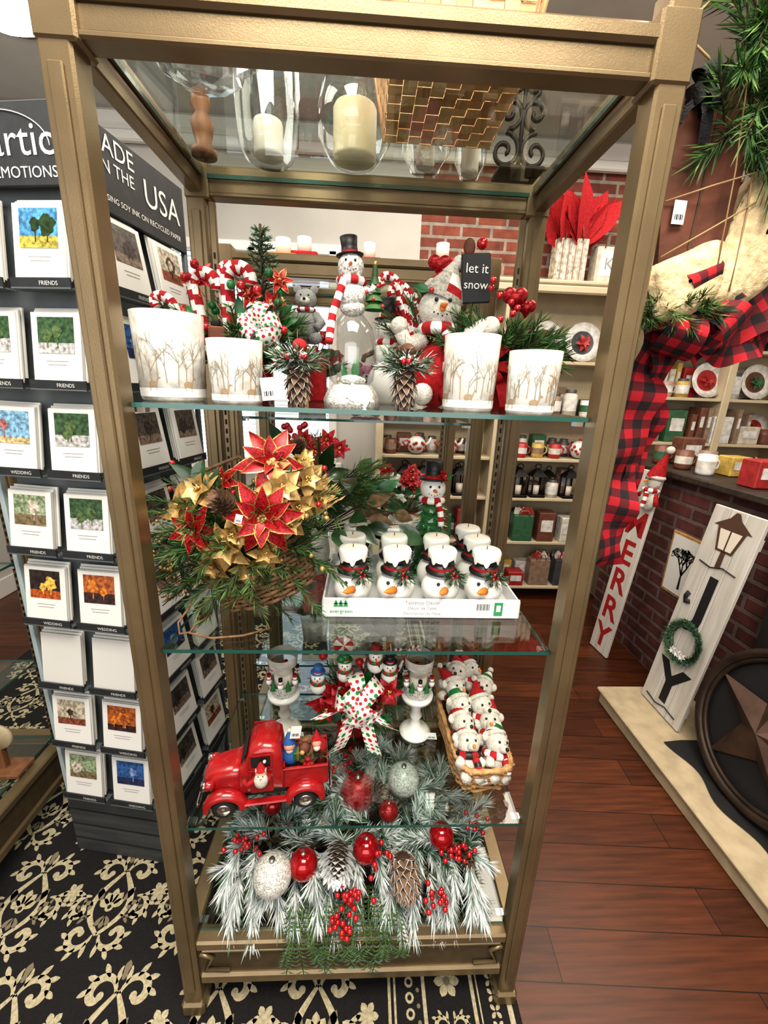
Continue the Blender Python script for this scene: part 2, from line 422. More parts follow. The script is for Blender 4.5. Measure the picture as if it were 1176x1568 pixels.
def empty(name,loc=(0,0,0),rz=0):
    e=bpy.data.objects.new(name,None);COL.objects.link(e);e.location=loc;e.rotation_euler=(0,0,rz);e.empty_display_size=.05;return e
def inst(ob,name,loc,rz=0):
    o=bpy.data.objects.new(name,ob.data);COL.objects.link(o);o.location=loc;o.rotation_euler=(0,0,rz);return o
FR=Matrix.Rotation(pi/2,4,'X')   # XY plane -> facing -Y
def TL(x,y,z): return Matrix.Translation((x,y,z))
def RZ(a): return Matrix.Rotation(a,4,'Z')
def RX(a): return Matrix.Rotation(a,4,'X')
def RY(a): return Matrix.Rotation(a,4,'Y')

# ------------------------------------------------------------------ camera
cd=bpy.data.cameras.new('camera');cam=bpy.data.objects.new('camera',cd);COL.objects.link(cam)
zr=V((.03532,.95923,.28036)).normalized();yr=V((-.04025,.28176,-.9586));yr=(yr-zr*yr.dot(zr)).normalized();xr=yr.cross(zr)
cam.matrix_world=TL(0,0,1.6)@Matrix((xr,yr,zr)).to_4x4()
cd.sensor_fit='VERTICAL';cd.sensor_height=36;cd.lens=14.76;cd.clip_start=.02
bpy.context.scene.camera=cam

# ------------------------------------------------------------------ room
X0,X1,Y0,Y1,H=-2.7,3.3,-1.8,3.3,3.2
g=M();g.box(((X0+X1)/2,(Y0+Y1)/2,-.05),(X1-X0+.4,Y1-Y0+.4,.1),floormat());g.done('floor')
g=M();g.box(((X0+X1)/2,(Y0+Y1)/2,H+.05),(X1-X0+.4,Y1-Y0+.4,.1),ceilm);g.done('ceiling')
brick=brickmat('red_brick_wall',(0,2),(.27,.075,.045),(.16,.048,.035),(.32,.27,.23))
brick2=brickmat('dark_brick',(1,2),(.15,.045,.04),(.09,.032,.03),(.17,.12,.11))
g=M()
wx0,wx1,wz0,wz1=-1.35,-.25,1.0,2.5
def wb(x0,x1,z0,z1,m): g.box(((x0+x1)/2,Y1+.075,(z0+z1)/2),(x1-x0,.15,z1-z0),m)
wb(X0,wx0,0,H,plaster);wb(wx1,.35,0,H,plaster);wb(wx0,wx1,0,wz0,plaster);wb(wx0,wx1,wz1,H,plaster);wb(.35,X1,0,H,brick)
g.done('wall_back')
g=M();g.box((X0-.075,(Y0+Y1)/2,H/2),(.15,Y1-Y0,H),plaster);g.done('wall_left')
g=M();g.box((X1+.075,(Y0+Y1)/2,H/2),(.15,Y1-Y0,H),plaster);g.done('wall_right')
g=M();g.box(((X0+X1)/2,Y0-.075,H/2),(X1-X0,.15,H),plaster);g.done('wall_front')
g=M()
for z in(wz0,wz1): g.box(((wx0+wx1)/2,Y1-.01,z),(wx1-wx0+.14,.05,.07),white,bev=.008)
for x in(wx0,wx1,(wx0+wx1)/2): g.box((x,Y1-.01,(wz0+wz1)/2),(.06,.05,wz1-wz0),white,bev=.008)
for i in range(44):
    z=wz0+.05+i*.033
    g.box(((wx0+wx1)/2,Y1+.03,z),(wx1-wx0-.08,.03,.003),paper,rot=RX(.5).to_3x3())
g.done('window_1')
g=M()
for(x,y,sx,sy) in(((X0+X1)/2,Y1-.04,X1-X0,.08),(X0+.04,(Y0+Y1)/2,.08,Y1-Y0),(X1-.04,(Y0+Y1)/2,.08,Y1-Y0)):
    g.box((x,y,H-.05),(sx,sy,.1),white,bev=.02);g.box((x,y,H-.13),(sx if sx>1 else .05,sy if sy>1 else .05,.06),white,bev=.01)
g.done('trim_1')
g=M();g.box((X0+.01,(Y0+Y1)/2,.07),(.02,Y1-Y0,.14),white,bev=.004);g.done('baseboard_left')
lampm=mat('lamp_glow',(1,.95,.85),.5,emit=9)
g=M();g.lathe([(.0,-.07),(.1,-.065),(.16,-.03),(.17,0)],lampm,24);g.lathe([(.17,-.02),(.19,-.02),(.19,0)],goldd,24);gl=g.done('ceiling_lamp',(-1.68,2.5,3.2))
inst(gl,'ceiling_lamp',(2.2,2.2,3.2));inst(gl,'ceiling_lamp',(-.75,2.3,3.2))

# ------------------------------------------------------------------ rug
rugb=mat('rug_black',(.009,.008,.009),.95,0,.3,200,.4,500); rugc=mat('rug_cream',(.42,.37,.25),.95,0,.2,120,.3,500);rugt=mat('rug_taupe',(.19,.16,.11),.95)
g=M();g.box((-.78,1.45,.004),(2.46,2.5,.008),rugb,bev=.003)
zr_=.0088
def flat(pts,ws,m,z=zr_):
    vs=[];fs=[];n=len(pts)
    for i in range(n):
        a=V(pts[max(i-1,0)]);b=V(pts[min(i+1,n-1)]);d=(b-a);d.normalize();nn=V((-d.y,d.x));p=V(pts[i])
        vs+=[(p.x-nn.x*ws[i],p.y-nn.y*ws[i],z),(p.x+nn.x*ws[i],p.y+nn.y*ws[i],z)]
    for i in range(n-1):fs.append((2*i,2*i+1,2*i+3,2*i+2))
    g.add(vs,fs,m)
def xf(p,c,a,s,mir=1): return (c[0]+(p[0]*mir*cos(a)-p[1]*sin(a))*s,c[1]+(p[0]*mir*sin(a)+p[1]*cos(a))*s)
def disc(c,r,m,z=zr_+.0003): g.add([(c[0]+r*cos(k*pi/5),c[1]+r*sin(k*pi/5),z) for k in range(10)],[tuple(range(10))],m)
def scroll(c,a,s,mir,m=None,z=zr_,th1=5.6,fat=.09):
    m=m or rugc;n=20;pts=[];ws=[]
    for i in range(n+1):
        t=i/n;th=t*th1;r=.5*(1-t*.82);pts.append(xf((.5-r*cos(th),r*sin(th)),c,a,s,mir));ws.append(s*(.03+fat*sin(pi*t)**.7))
    flat(pts,ws,m,z)
    disc(xf((.5-.09*cos(th1),.09*sin(th1)),c,a,s,mir),s*.11,m,z+.0002)
    for k in range(4):
        th=.5+k*.75;r=.5*(1-th/th1*.82);b=(.5-r*cos(th),r*sin(th));o=(.5-(r+.32)*cos(th+.5),(r+.32)*sin(th+.5))
        flat([xf((b[0]+(o[0]-b[0])*q,b[1]+(o[1]-b[1])*q),c,a,s,mir) for q in(0,.3,.6,.85,1)],[s*.02,s*.065,s*.08,s*.05,s*.004],m,z)
def petal2(c,a,L,w,m,z=zr_):
    flat([(c[0]+cos(a)*L*q,c[1]+sin(a)*L*q) for q in(.15,.4,.65,.85,1)],[w*.3,w*.8,w,w*.7,w*.05],m,z)
sx_,sy_=.27,.30
for ix in range(-6,3):
    for iy in range(0,8):
        cx=-.50+ix*sx_+(sx_/2 if iy%2 else 0);cy=.36+iy*sy_
        if cx>.02 or cx<-1.9 or cy>2.55: continue
        for mir in(1,-1):
            pts=[];ws=[]
            for i in range(15):
                t=i/14;pts.append((cx+mir*.060*sin(pi*t)*(1.15-.5*t),cy-.080+.175*t));ws.append(.0045+.0045*sin(pi*t))
            flat(pts,ws,rugc)
            scroll((cx+mir*.006,cy+.090),0,.088,mir);scroll((cx+mir*.01,cy-.080),pi,.082,-mir)
            scroll((cx+mir*.070,cy+.02),mir*-1.2,.074,mir,fat=.10)
            scroll((cx+mir*.045,cy-.03),pi+mir*.8,.055,-mir,rugt)
            petal2((cx+mir*.03,cy+.0),pi/2-mir*.5,.05,.010,rugt)
        for k in range(5): petal2((cx,cy-.01),pi/2+(k-2)*.55,.052-.006*abs(k-2),.012,rugc,zr_+.0004)
        disc((cx,cy-.01),.013,rugc,zr_+.0006);disc((cx,cy-.01),.006,rugb,zr_+.0009)
        for k in range(3): petal2((cx,cy-.03),-pi/2+(k-1)*.6,.035,.008,rugt)
        petal2((cx,cy+.11),pi/2,.05,.011,rugt);disc((cx+sx_/2,cy+.03),.012,rugc)
        for k in range(6): petal2((cx+sx_/2,cy+.03),k*pi/3,.030,.009,rugc)
for x,w in((.10,.004),(.115,.003),(.195,.005),(.33,.005),(.345,.002),(.425,.007)): flat([(x,.22),(x,2.68)],[w,w],rugc)
yy=.25
while yy<2.6:
    for k in range(6): petal2((.262,yy),k*pi/3,.036,.011,rugc)
    disc((.262,yy),.010,rugt)
    for mir in(1,-1): scroll((.262+mir*.006,yy+.038),0,.044,mir)
    for q in range(4):
        disc((.155,yy+q*.0315),.012,rugc);disc((.155,yy+q*.0315),.006,rugb,zr_+.0006);disc((.178,yy+q*.0315+.015),.005,rugt)
        for aa in(pi/4,-pi/4,pi*.75,-pi*.75): petal2((.385,yy+q*.0315),aa,.018,.005,rugc)
    yy+=.126
g.done('area_rug')

# ------------------------------------------------------------------ etageres
def etagere(name,cx,y0,y1,hw,Ht,shelves,std=True,pw=.045,topg=True,base=True,ext=.0):
    e=empty(name,(cx,0,0));g=M();yc=(y0+y1)/2
    for sx in(-1,1):
        for y in(y0,y1):
            x=sx*hw;hh=Ht+(ext if y==y0 else 0)
            g.box((x,y,hh/2+.004),(pw,pw,hh-.008),gold,bev=.004)
            g.box((x,y-pw/2-.002,Ht/2),(pw*.45,.006,Ht-.2),gold,bev=.002)
            g.box((x,y,.03),(pw+.014,pw+.014,.044),gold,bev=.006)
            g.box((x-sx*.004,y,Ht-.035),(pw+.012,pw+.006,.085),gold,bev=.004)
            if std and y==y1:
                g.box((x-sx*.035,y-.012,Ht/2),(.016,.012,Ht-.16),gold,bev=.002)
                for k in range(int((Ht-.3)/.025)): g.box((x-sx*.035,y-.0195,.15+k*.025),(.004,.003,.013),slot)
    for y in(y0,y1):
        g.box((0,y,Ht-.020),(2*hw-pw,.046,.024),gold,bev=.005);g.box((0,y,Ht-.047),(2*hw-pw,.030,.032),gold,bev=.003);g.box((0,y+.0,Ht-.066),(2*hw-pw,.038,.010),gold,bev=.003)
        if base:
            g.box((0,y,.262),(2*hw-pw,.044,.03),gold,bev=.005);g.box((0,y,.195),(2*hw-pw,.022,.11),goldd)
            g.box((0,y,.135),(2*hw-pw,.040,.035),gold,bev=.006);g.box((0,y-.012,.237),(2*hw-pw-.02,.012,.012),gold,bev=.004)
            for sx in(-1,1): 
                g.tube([(sx*(hw-.03),y-.016,.23),(sx*(hw-.06),y-.016,.215),(sx*(hw-.04),y-.016,.17),(sx*(hw-.1),y-.016,.165)],.006,gold,6)
            for k in range(5): 
                a=pi*(k-2)*.22; g.leaf((0,y-.018,.19),(sin(a),0,cos(a)),(0,-1,0),.04,.018,gold,4,.2,0)
    for sx in(-1,1):
        x=sx*hw
        g.box((x,yc,Ht-.020),(.046,y1-y0-pw,.024),gold,bev=.005);g.box((x,yc,Ht-.049),(.030,y1-y0-pw,.034),gold,bev=.003)
        if base: g.box((x,yc,.262),(.044,y1-y0-pw,.03),gold,bev=.005);g.box((x,yc,.195),(.022,y1-y0-pw,.11),goldd);g.box((x,yc,.135),(.040,y1-y0-pw,.035),gold,bev=.006)
        for z in shelves:
            for y in(y0+.03,y1-.03): g.box((x-sx*.028,y,z-.013),(.02,.016,.008),silver)
    if ext: g.box((-hw,y0-.0245,1.93),(.018,.0012,.07),wickl)
    g.done('frame',parent=e)
    allz=list(shelves)+([Ht-.028] if topg else [])
    for i,z in enumerate(allz):
        g=M();w=hw-pw/2-.003;a=y0+.004;b=y1-.024;t=.008
        if i==len(allz)-1 and topg: a=y0+.024
        vs=[(-w,a,z-t),(w,a,z-t),(w,b,z-t),(-w,b,z-t),(-w,a,z),(w,a,z),(w,b,z),(-w,b,z)]
        g.add(vs,[(0,3,2,1),(4,5,6,7),(0,1,5,4),(1,2,6,5),(2,3,7,6),(3,0,4,7)],[glass,glass,gedge,gedge,gedge,gedge])
        g.done('glass_shelf_%d'%(i+1),parent=e)
    return e
S1,S2,S3,S4=1.565,1.093,.623,.285
TOP=2.095-.028
etagere('display_etagere',0,.73,1.2,.414,2.095,[S1,S2,S3,S4],ext=.04)
etagere('display_etagere',-.03,1.42,1.86,.40,1.98,[1.5,1.0,.55,.285],topg=True)
etagere('display_etagere',-1.5,.93,1.375,.36,1.95,[1.45,1.0,.62,.285])

# ------------------------------------------------------------------ common parts
frostw=mat('frosted_mercury_glass',(.50,.49,.455),.32,.1,.22,45,.15,120)
treeg=mat('tree_grey_print',(.24,.22,.18),.6);treeb=mat('deer_brown_print',(.32,.22,.13),.6)
def tag(g,c,w=.02,h=.03,a=.2,lines=True):
    old=g.T;base=TL(*c)@RZ(a)@RY(R.uniform(-.3,.3))
    g.T=(old@base) if old else base
    g.box((0,0,0),(w,.0008,h),tagm)
    for k in range(5): g.box((-w*.3+k*w*.15,-.0008,-h*.2),(w*.05*(1+k%2),.0004,h*.22),slot)
    g.T=old
def frosted_cup(name,r,h,loc,seed):
    g=M();rr=random.Random(seed)
    g.lathe([(.0001,.0),(r*.86,.0),(r*.91,.004),(r,h),(r-.004,h),(r*.86,.012),(.0001,.012)],frostw,40)
    def P(s_,z):
        q=r*(.91+.09*z/h)+.0007; a=s_/r; return V((q*cos(a),q*sin(a),z))
    def seg(s0,z0,s1,z1,w,m):
        d=V((s1-s0,z1-z0)).normalized();n=V((-d.y,d.x))*w
        g.add([P(s0-n.x,z0-n.y),P(s0+n.x,z0+n.y),P(s1+n.x*.6,z1+n.y*.6),P(s1-n.x*.6,z1-n.y*.6)],[(0,1,2,3)],m)
    def br(s_,z,a,L,w,k,m):
        s1=s_+sin(a)*L;z1=min(h*.93,z+cos(a)*L);seg(s_,z,s1,z1,w,m)
        if k>0:
            for q in range(rr.choice((2,3))): br(s_+(s1-s_)*rr.uniform(.5,1),z+(z1-z)*rr.uniform(.5,1),a+rr.uniform(-.8,.8),L*rr.uniform(.5,.7),w*.6,k-1,m)
    nt=24
    for i in range(nt):
        s_=2*pi*r*i/nt+rr.uniform(-.004,.004);m=rr.choice((treeg,treeb,treeg))
        br(s_,h*rr.uniform(.14,.28),rr.uniform(-.08,.08),h*rr.uniform(.22,.33),.0009,3,m)
    for i in range(6):
        s_=2*pi*r*(i+.3)/6;z=h*.2
        q=[P(s_+.009*cos(k*pi/5),z+.0045*sin(k*pi/5)) for k in range(10)];g.add(q,[tuple(range(10))],treeb)
        for o in(-.007,-.005,.005,.007): seg(s_+o,z,s_+o*1.1,z-.013,.0006,treeb)
        seg(s_+.007,z,s_+.011,z+.011,.0016,treeb);seg(s_+.011,z+.011,s_+.016,z+.010,.0014,treeb);seg(s_+.011,z+.011,s_+.009,z+.02,.0005,treeb)
    g.lathe([(r*.918,h*.05),(r*.928,h*.15)],paper,40,wob=lambda a,z:1.006)
    if seed==1: tag(g,(r+.012,-.02,.028),.024,.040,.2);g.tube([(r*.95,-.01,.08),(r+.008,-.018,.048)],.0006,twine,3)
    return g.done(name,loc)
for i,(x,y,r,h) in enumerate(((-.368,.855,.062,.153),(-.240,.825,.049,.110),(.200,.85,.053,.138),(.306,.80,.047,.110))):
    frosted_cup('frosted_candle_cup',r,h,(x,y,S1),i)

def hat(g,c,r,m=black,band=redf,h=None,rot=None):
    h=h or r*1.5
    g.lathe([(.0001,0),(r*1.6,0),(r*1.62,r*.1),(r*1.0,r*.12),(r*.92,h*.5),(r*1.02,h),(.0001,h)],m,18,c,rot=rot)
    g.lathe([(r*1.03,r*.13),(r*.98,r*.45)],band,18,c,rot=rot)
def face(g,c,r,nose=True,em=black,d=(0,-1,0)):
    c=V(c);d=V(d).normalized();x=V((0,0,1)).cross(d).normalized();up=d.cross(x)
    for s_ in(-1,1): g.ball(c+(d*.88+x*.33*s_+up*.28).normalized()*r*.99,r*.1,em,6,5)
    for k in range(5):
        a=(k-2)*.22; g.ball(c+(d*.9+x*sin(a)+up*(-.42+.12*abs(k-2)*.6)).normalized()*r,r*.045,em,5,4)
    if nose:
        b=c+d*r*.92; g.tube([b,b+d*r*.35+x*.05*r,b+d*r*.75+x*.12*r],[r*.16,r*.1,r*.015],orange,8)
def scarf(g,c,r,t,m1=redf,m2=white,tail=None,n=24):
    c=V(c);g.tube([c+V((r*cos(2*pi*k/n),r*sin(2*pi*k/n),0)) for k in range(n)],t,m1,8,True,mf=lambda i,j:m1 if(i//2)%2 else m2)
    if tail:
        pts=[c+V(p) for p in tail];q=[]
        for i in range(len(pts)-1):
            for k in range(5): q.append(pts[i].lerp(pts[i+1],k/5))
        q.append(pts[-1]);g.tube(q,t*.9,m1,8,mf=lambda i,j:m1 if(i//2)%2 else m2)

# snow globe with snowman topper
g=M()
g.lathe([(.0001,0),(.052,0),(.054,.012),(.047,.028),(.036,.042),(.0001,.042)],whitegl,28,wob=lambda a,z:1+.05*sin(5*a)+.03*sin(9*a))
g.lathe([(.028,.036),(.042,.05),(.047,.085),(.046,.115),(.038,.145),(.022,.165),(.018,.17)],cglass,32)
g.ball((0,0,.05),.025,whitegl,14,8,(1,1,.4));g.leaf((.005,0,.048),(0.1,0,1),(0,-1,0),.05,.016,greeny,5);g.leaf((-.01,0,.048),(-.3,0,1),(0,-1,0),.035,.012,greeny,5)
g.ball((0,0,.178),.022,whitegl,16,8,(1.1,1,.7))
g.ball((-.002,0,.20),.027,whitegl,18,12);g.ball((-.004,-.002,.245),.024,whitegl,18,12);face(g,(-.004,-.002,.245),.024)
hat(g,(-.006,0,.264),.0155,black,redf,.03,rot=RY(-.1).to_3x3())
scarf(g,(-.003,0,.222),.021,.008,tail=[(-.012,-.02,0),(-.022,-.026,-.03),(-.032,-.028,-.06),(-.036,-.034,-.09),(-.038,-.04,-.11)])
g.tube([(.02,-.005,.21),(.034,-.012,.205),(.04,-.014,.215)],.006,whitegl,6)
for k in range(5):
    g.lathe([(.02-k*.0035,0),(.004,.02)],green,12,(.04,-.006,.175+k*.014),wob=lambda a,z:1+.18*sin(6*a))
g.ball((.04,-.006,.252),.005,goldgl,8,6)
for k in range(5): g.ball((.04+.015*cos(k*1.7),-.006-.015,.18+k*.011),.0035,stemw,6,5)
g.box((.015,-.05,.022),(.045,.001,.028),tagm,rot=(RZ(.1)@RY(.5)).to_3x3())
g.done('snowman_snow_globe',(-.029,.86,S1))

def pc_orn(loc,rz):
    g=M()
    g.pinecone((0,0,.075),(0,0,-1),.075,.032,cone,frost,70)
    for k in range(30):
        a=R.uniform(0,2*pi);g.pine((0,0,.075),(cos(a),sin(a),R.uniform(-.1,.9)),.05,[green,frostg,frost],26,.022,.0008)
    for k in range(5): a=k*1.3;g.ball((.018*cos(a),-.02+.01*sin(a),.085),.006,stemw,8,6)
    g.flower((0.0,-.012,.09),(0,-1,.6),.022,frost,cen=golds)
    g.ball((.004,0,.105),.014,R.choice((brown,redf)),10,8,(1,1.3,1));g.tube([(0,0,.1),(0,.004,.135)],.0008,goldd,4)
    return g.done('pinecone_ornament',loc,rz)
pc_orn((-.128,.83,S1),0);pc_orn((.072,.835,S1),.6)

# left arrangement
g=M()
g.lathe([(.0001,0),(.05,0),(.06,.05),(.056,.09),(.05,.09),(.0001,.08)],redgl,24)
for k in range(64):
    a=R.uniform(0,2*pi);g.pine((.01*cos(a),.01*sin(a),.085),(cos(a)*1.2,sin(a)*.8-.15,R.uniform(.1,1.3)),R.uniform(.10,.17),[green,green2],85,.032,.0011,.3)
for k in range(10): g.pine((-.05,-.04,.10),(-1,R.uniform(-.6,.2),R.uniform(.0,.8)),.10,[green,green2],80,.03,.0011,.2)
g.cane((-.06,-.05,.09),.135,.013,.024,(1,0,.0),(-.15,0,1));g.cane((-.01,-.06,.09),.145,.013,.024,(1,0,0),(.0,0,1));g.cane((-.07,-.07,.07),.12,.010,.018,(-1,0,0),(-.4,0,1));g.cane((.02,-.05,.08),.10,.010,.016,(1,0,0),(.3,0,1));g.cane((-.03,-.0,.09),.17,.009,.016,(1,0,0),(-.05,0,1))
g.ball((-.10,-.05,.165),.027,greeny,14,10,(1.3,.8,.8),rot=RY(.4).to_3x3());g.ball((-.10,-.05,.165),.0275,redgl,14,10,(.5,.85,.85))
g.ball((.083,-.03,.195),.02,goldgl,14,10,(1,1,1.15));g.lathe([(.006,.02),(.006,.03)],goldgl,8,(.083,-.03,.20))
g.bow((.055,-.065,.145),(.1,-1,.2),.05,.03,dots,7,.55,0,(.1,.8))
for tx in(-.02,.03): g.ribbon([(.055+tx*.3,-.065,.14),(.055+tx,-.075,.11),(.055+tx*1.4,-.07,.07)],(1,0,.2),.026,dots)
for k in range(9):
    a=k*.9;g.leaf((.0+.01*k,-.04,.15),(cos(a),-.3,sin(a)*.6+.4),(0,-1,.3),.06,.03,greeny)
for k in range(6): g.flower((R.uniform(-.08,.1),-.05,R.uniform(.17,.25)),(R.uniform(-.3,.3),-1,.3),.028,redgl,goldgl if k%2 else None,.42,((6,1,.2),(5,.6,.6)),golds)
for k in range(16):
    g.tube([(.01,0,.1),(R.uniform(-.09,.12),R.uniform(-.05,.03),R.uniform(.2,.27))],.001,stem,4)
    g.ball((R.uniform(-.09,.12),R.uniform(-.08,-.02),R.uniform(.14,.26)),.009,R.choice((stemw,redgl,greeny)),8,6)
g.tube([(.045,.02,.1),(.043,.02,.36)],.003,stem,5)
for k in range(56):
    t=k/56;a=k*2.4;g.pine((.044,.02,.2+.15*t),(cos(a),sin(a),.35),.045*(1-t)+.012,[green,frostg],22,.013,.001,.1)
g.box((-.03,-.075,.12),(.035,.03,.05),brown,bev=.004,rot=RZ(.3).to_3x3());g.box((-.03,-.075,.15),(.02,.02,.012),blackm,bev=.003)
g.done('candy_cane_arrangement',(-.275,1.01,S1))

def bear(name,loc,m,sc=1,rz=0):
    g=M();g.T=Matrix.Scale(sc,4)
    g.ball((0,0,.07),.05,m,18,12,(1,.85,1.3));g.ball((0,-.005,.165),.04,m,18,12,(1.05,.95,.95));g.ball((0,-.038,.155),.018,plush,12,8,(1.1,.9,.8));g.ball((0,-.053,.16),.006,black,8,6)
    for s_ in(-1,1):
        g.ball((s_*.032,0,.2),.016,m,12,8,(1,.5,1));g.ball((s_*.014,-.038,.175),.004,black,6,5)
        g.tube([(s_*.035,-.01,.11),(s_*.06,-.03,.08),(s_*.045,-.05,.06)],[.018,.018,.016],m,10);g.tube([(s_*.025,-.02,.025),(s_*.045,-.065,.02)],[.022,.02],m,10);g.ball((s_*.046,-.068,.022),.021,m,12,8)
    scarf(g,(0,-.003,.128),.03,.008)
    return g.done(name,loc,rz)
greyp=mat('grey_plush',(.30,.29,.29),.95,0,.15,100,.8,400);pinkp=mat('pink_plush',(.50,.17,.28),.95,0,.15,100,.8,400)
g=M();g.box((0,0,.055),(.09,.07,.11),redf,bev=.004);g.box((0,0,.055),(.014,.072,.112),goldgl);g.bow((0,-.0,.115),(0,0,1),.025,.012,goldgl,4);g.done('wrapped_gift_box',(-.148,1.11,S1))
bear('plush_bear',(-.148,1.105,S1+.13),greyp,.62)
greens2=mat('glazed_green',(.035,.15,.045),.2,0,.4,40,coat=.8)
def snowman_fig(name,loc,s_=1,treebase=False,rz=0):
    g=M();g.T=Matrix.Scale(s_,4)
    if treebase:
        for k in range(9):
            z=.0+k*.022
            n=12
            for j in range(n):
                a=2*pi*(j+.5*(k%2))/n;r=.050-k*.0032;g.leaf((r*.6*cos(a),r*.6*sin(a),z+.028),(cos(a)*.6,sin(a)*.6,-.6),(cos(a),sin(a),.4),.034,.026,greens2,4,-.25,-.2,None,.6)
        g.lathe([(.0001,0),(.045,0),(.034,.12),(.018,.2)],greens2,16)
        hz=.235
    else:
        g.ball((0,0,.05),.052,white,20,12);g.ball((0,0,.118),.038,white,18,12);hz=.172
        for k in range(3): g.ball((0,-.039,.10+k*.014),.004,black,6,5)
        for q in(-1,1): g.tube([(q*.032,0,.125),(q*.06,-.02,.11),(q*.062,-.03,.10)],.006,stem,6)
    g.ball((0,0,hz),.032,white,18,12);face(g,(0,0,hz),.032)
    hat(g,(0,0,hz+.024),.023,black,redf,.045)
    scarf(g,(0,0,hz-.028),.026,.009,tail=[(.01,-.024,0),(.018,-.034,-.03),(.02,-.038,-.06)])
    g.flower((.02,-.024,hz+.036),(.5,-1,.3),.018,redgl,cen=goldgl);g.leaf((.02,-.02,hz+.03),(1,0,.3),(0,-1,0),.03,.014,greeny)
    return g.done(name,loc,rz)
snowman_fig('top_hat_snowman_figurine',(.052,1.08,S1),.98)
snowman_fig('christmas_tree_snowman_figurine',(.187,1.108,S2),1.08,True)

# plush snowman + right arrangement
knit=mat('knit_grey',(.45,.42,.38),.95,0,.3,150,.9,300)
g=M()
g.ball((0,0,.07),.055,redf,18,12,(1,.85,1.3));g.ball((0,-.008,.205),.043,plush,20,14,(1.08,.95,1))
face(g,(0,-.01,.205),.043);g.ball((0,-.05,.2),.006,orange,8,6)
g.lathe([(.046,0),(.049,.012),(.040,.03),(.022,.055),(.007,.08)],redf,20,(0,-.005,.222),mf=lambda i,j:[plush,knit,redf,knit,white][(i*2+j//3)%5] if i>0 else knit,rot=RY(.35).to_3x3())
g.ball((.035,-.005,.298),.014,plush,12,8)
g.leaf((-.03,-.04,.235),(-1,0,.3),(0,-1,0),.035,.018,greeny);g.ball((-.025,-.045,.235),.006,stemw,8,6)
scarf(g,(0,-.005,.165),.034,.013,tail=[(.01,-.03,0),(.02,-.045,-.04),(.018,-.05,-.09)])
for s_ in(-1,1):
    g.tube([(s_*.035,-.01,.14),(s_*.07,-.03,.13),(s_*.085,-.035,.155)],[.02,.017,.016],plush,10);g.ball((s_*.088,-.036,.165),.019,plush,12,8)
    g.tube([(s_*.025,-.02,.03),(s_*.035,-.07,.025)],[.024,.022],redf,10);g.ball((s_*.036,-.075,.028),.023,plush,12,8)
for k in range(5): g.cane((-.05+k*.006,.02,.12),.14-.02*k,.009,.019,(-1,0,0),(-.3+.1*k,0,1))
for k in range(14): g.pine((-.02,.03,.10),(R.uniform(-1,.6),R.uniform(-.2,.3),R.uniform(.5,1.2)),.13,[green,green2],60,.03,.001,.2)
g.done('knit_hat_snowman_plush',(.155,1.0,S1))
g=M()
g.lathe([(.0001,0),(.045,0),(.058,.09),(.052,.09),(.0001,.08)],redf,24)
for k in range(70):
    a=R.uniform(0,2*pi);g.pine((.01*cos(a),.01*sin(a),.085),(cos(a)+.25,sin(a)*.7-.3,R.uniform(.15,1.1)),R.uniform(.10,.15),[green,green2,green],90,.034,.0011,.2)
g.tube([(-.06,0,.09),(-.06,0,.3)],.002,stem,5)
g.box((-.06,-.012,.265),(.062,.006,.095),slate,bev=.003,rot=RY(-.08).to_3x3())
g.text('let it',.026,textm,TL(-.06,-.0165,.275)@FR);g.text('snow',.024,textm,TL(-.06,-.0165,.245)@FR)
def heart(g,c,s_,m):
    for q in(-1,1): g.ball((c[0]+q*s_*.45,c[1],c[2]+s_*.3),s_*.62,m,14,10,(1,.7,1))
    g.lathe([(.0001,-s_*1.0),(s_*.55,-s_*.2),(s_*.95,s_*.25),(.0001,s_*.4)],m,16,c)
heart(g,(.022,-.03,.225),.026,redgl);heart(g,(-.135,.01,.29),.024,redgl);heart(g,(.052,-.02,.21),.020,redgl)
g.tube([(-.135,.01,.28),(-.06,.0,.1)],.0015,stem,4);g.tube([(-.09,.03,.1),(-.07,.03,.33)],.0015,stem,4)
g.ball((-.07,.03,.335),.013,brown,12,8,(1,.5,1.4));g.ball((-.045,.02,.34),.012,stemw,12,8)
for k in range(12): a=k*.9;g.ball((.03*cos(a)-.01,-.06+.01*sin(a),.12+.012*k),.007,stemw,8,6)
g.bow((-.03,-.065,.09),(0,-1,.2),.05,.03,redf,6)
g.tube([(-.075,-.05,.11),(-.07,-.07,.15),(-.045,-.07,.165)],[.022,.02,.018],plush,10);g.ball((-.035,-.07,.165),.02,plush,12,8)
for tx in(-.04,.0,.03): g.ribbon([(-.03,-.07,.085),(-.03+tx,-.08,.05),(-.03+tx*1.5,-.075,.008)],(1,.1,0),.028,redf)
g.done('chalkboard_sign_arrangement',(.285,.99,S1))
g=M();g.box((0,0,.09),(.052,.006,.06),paper,bev=.002);g.tube([(0,0,0),(0,0,.062)],.003,stem,6);g.box((0,0,.004),(.04,.03,.008),stem,bev=.002);g.text('joy',.022,grey,TL(0,-.0036,.085)@FR);g.done('mini_wooden_sign',(.105,1.13,S1+.0))

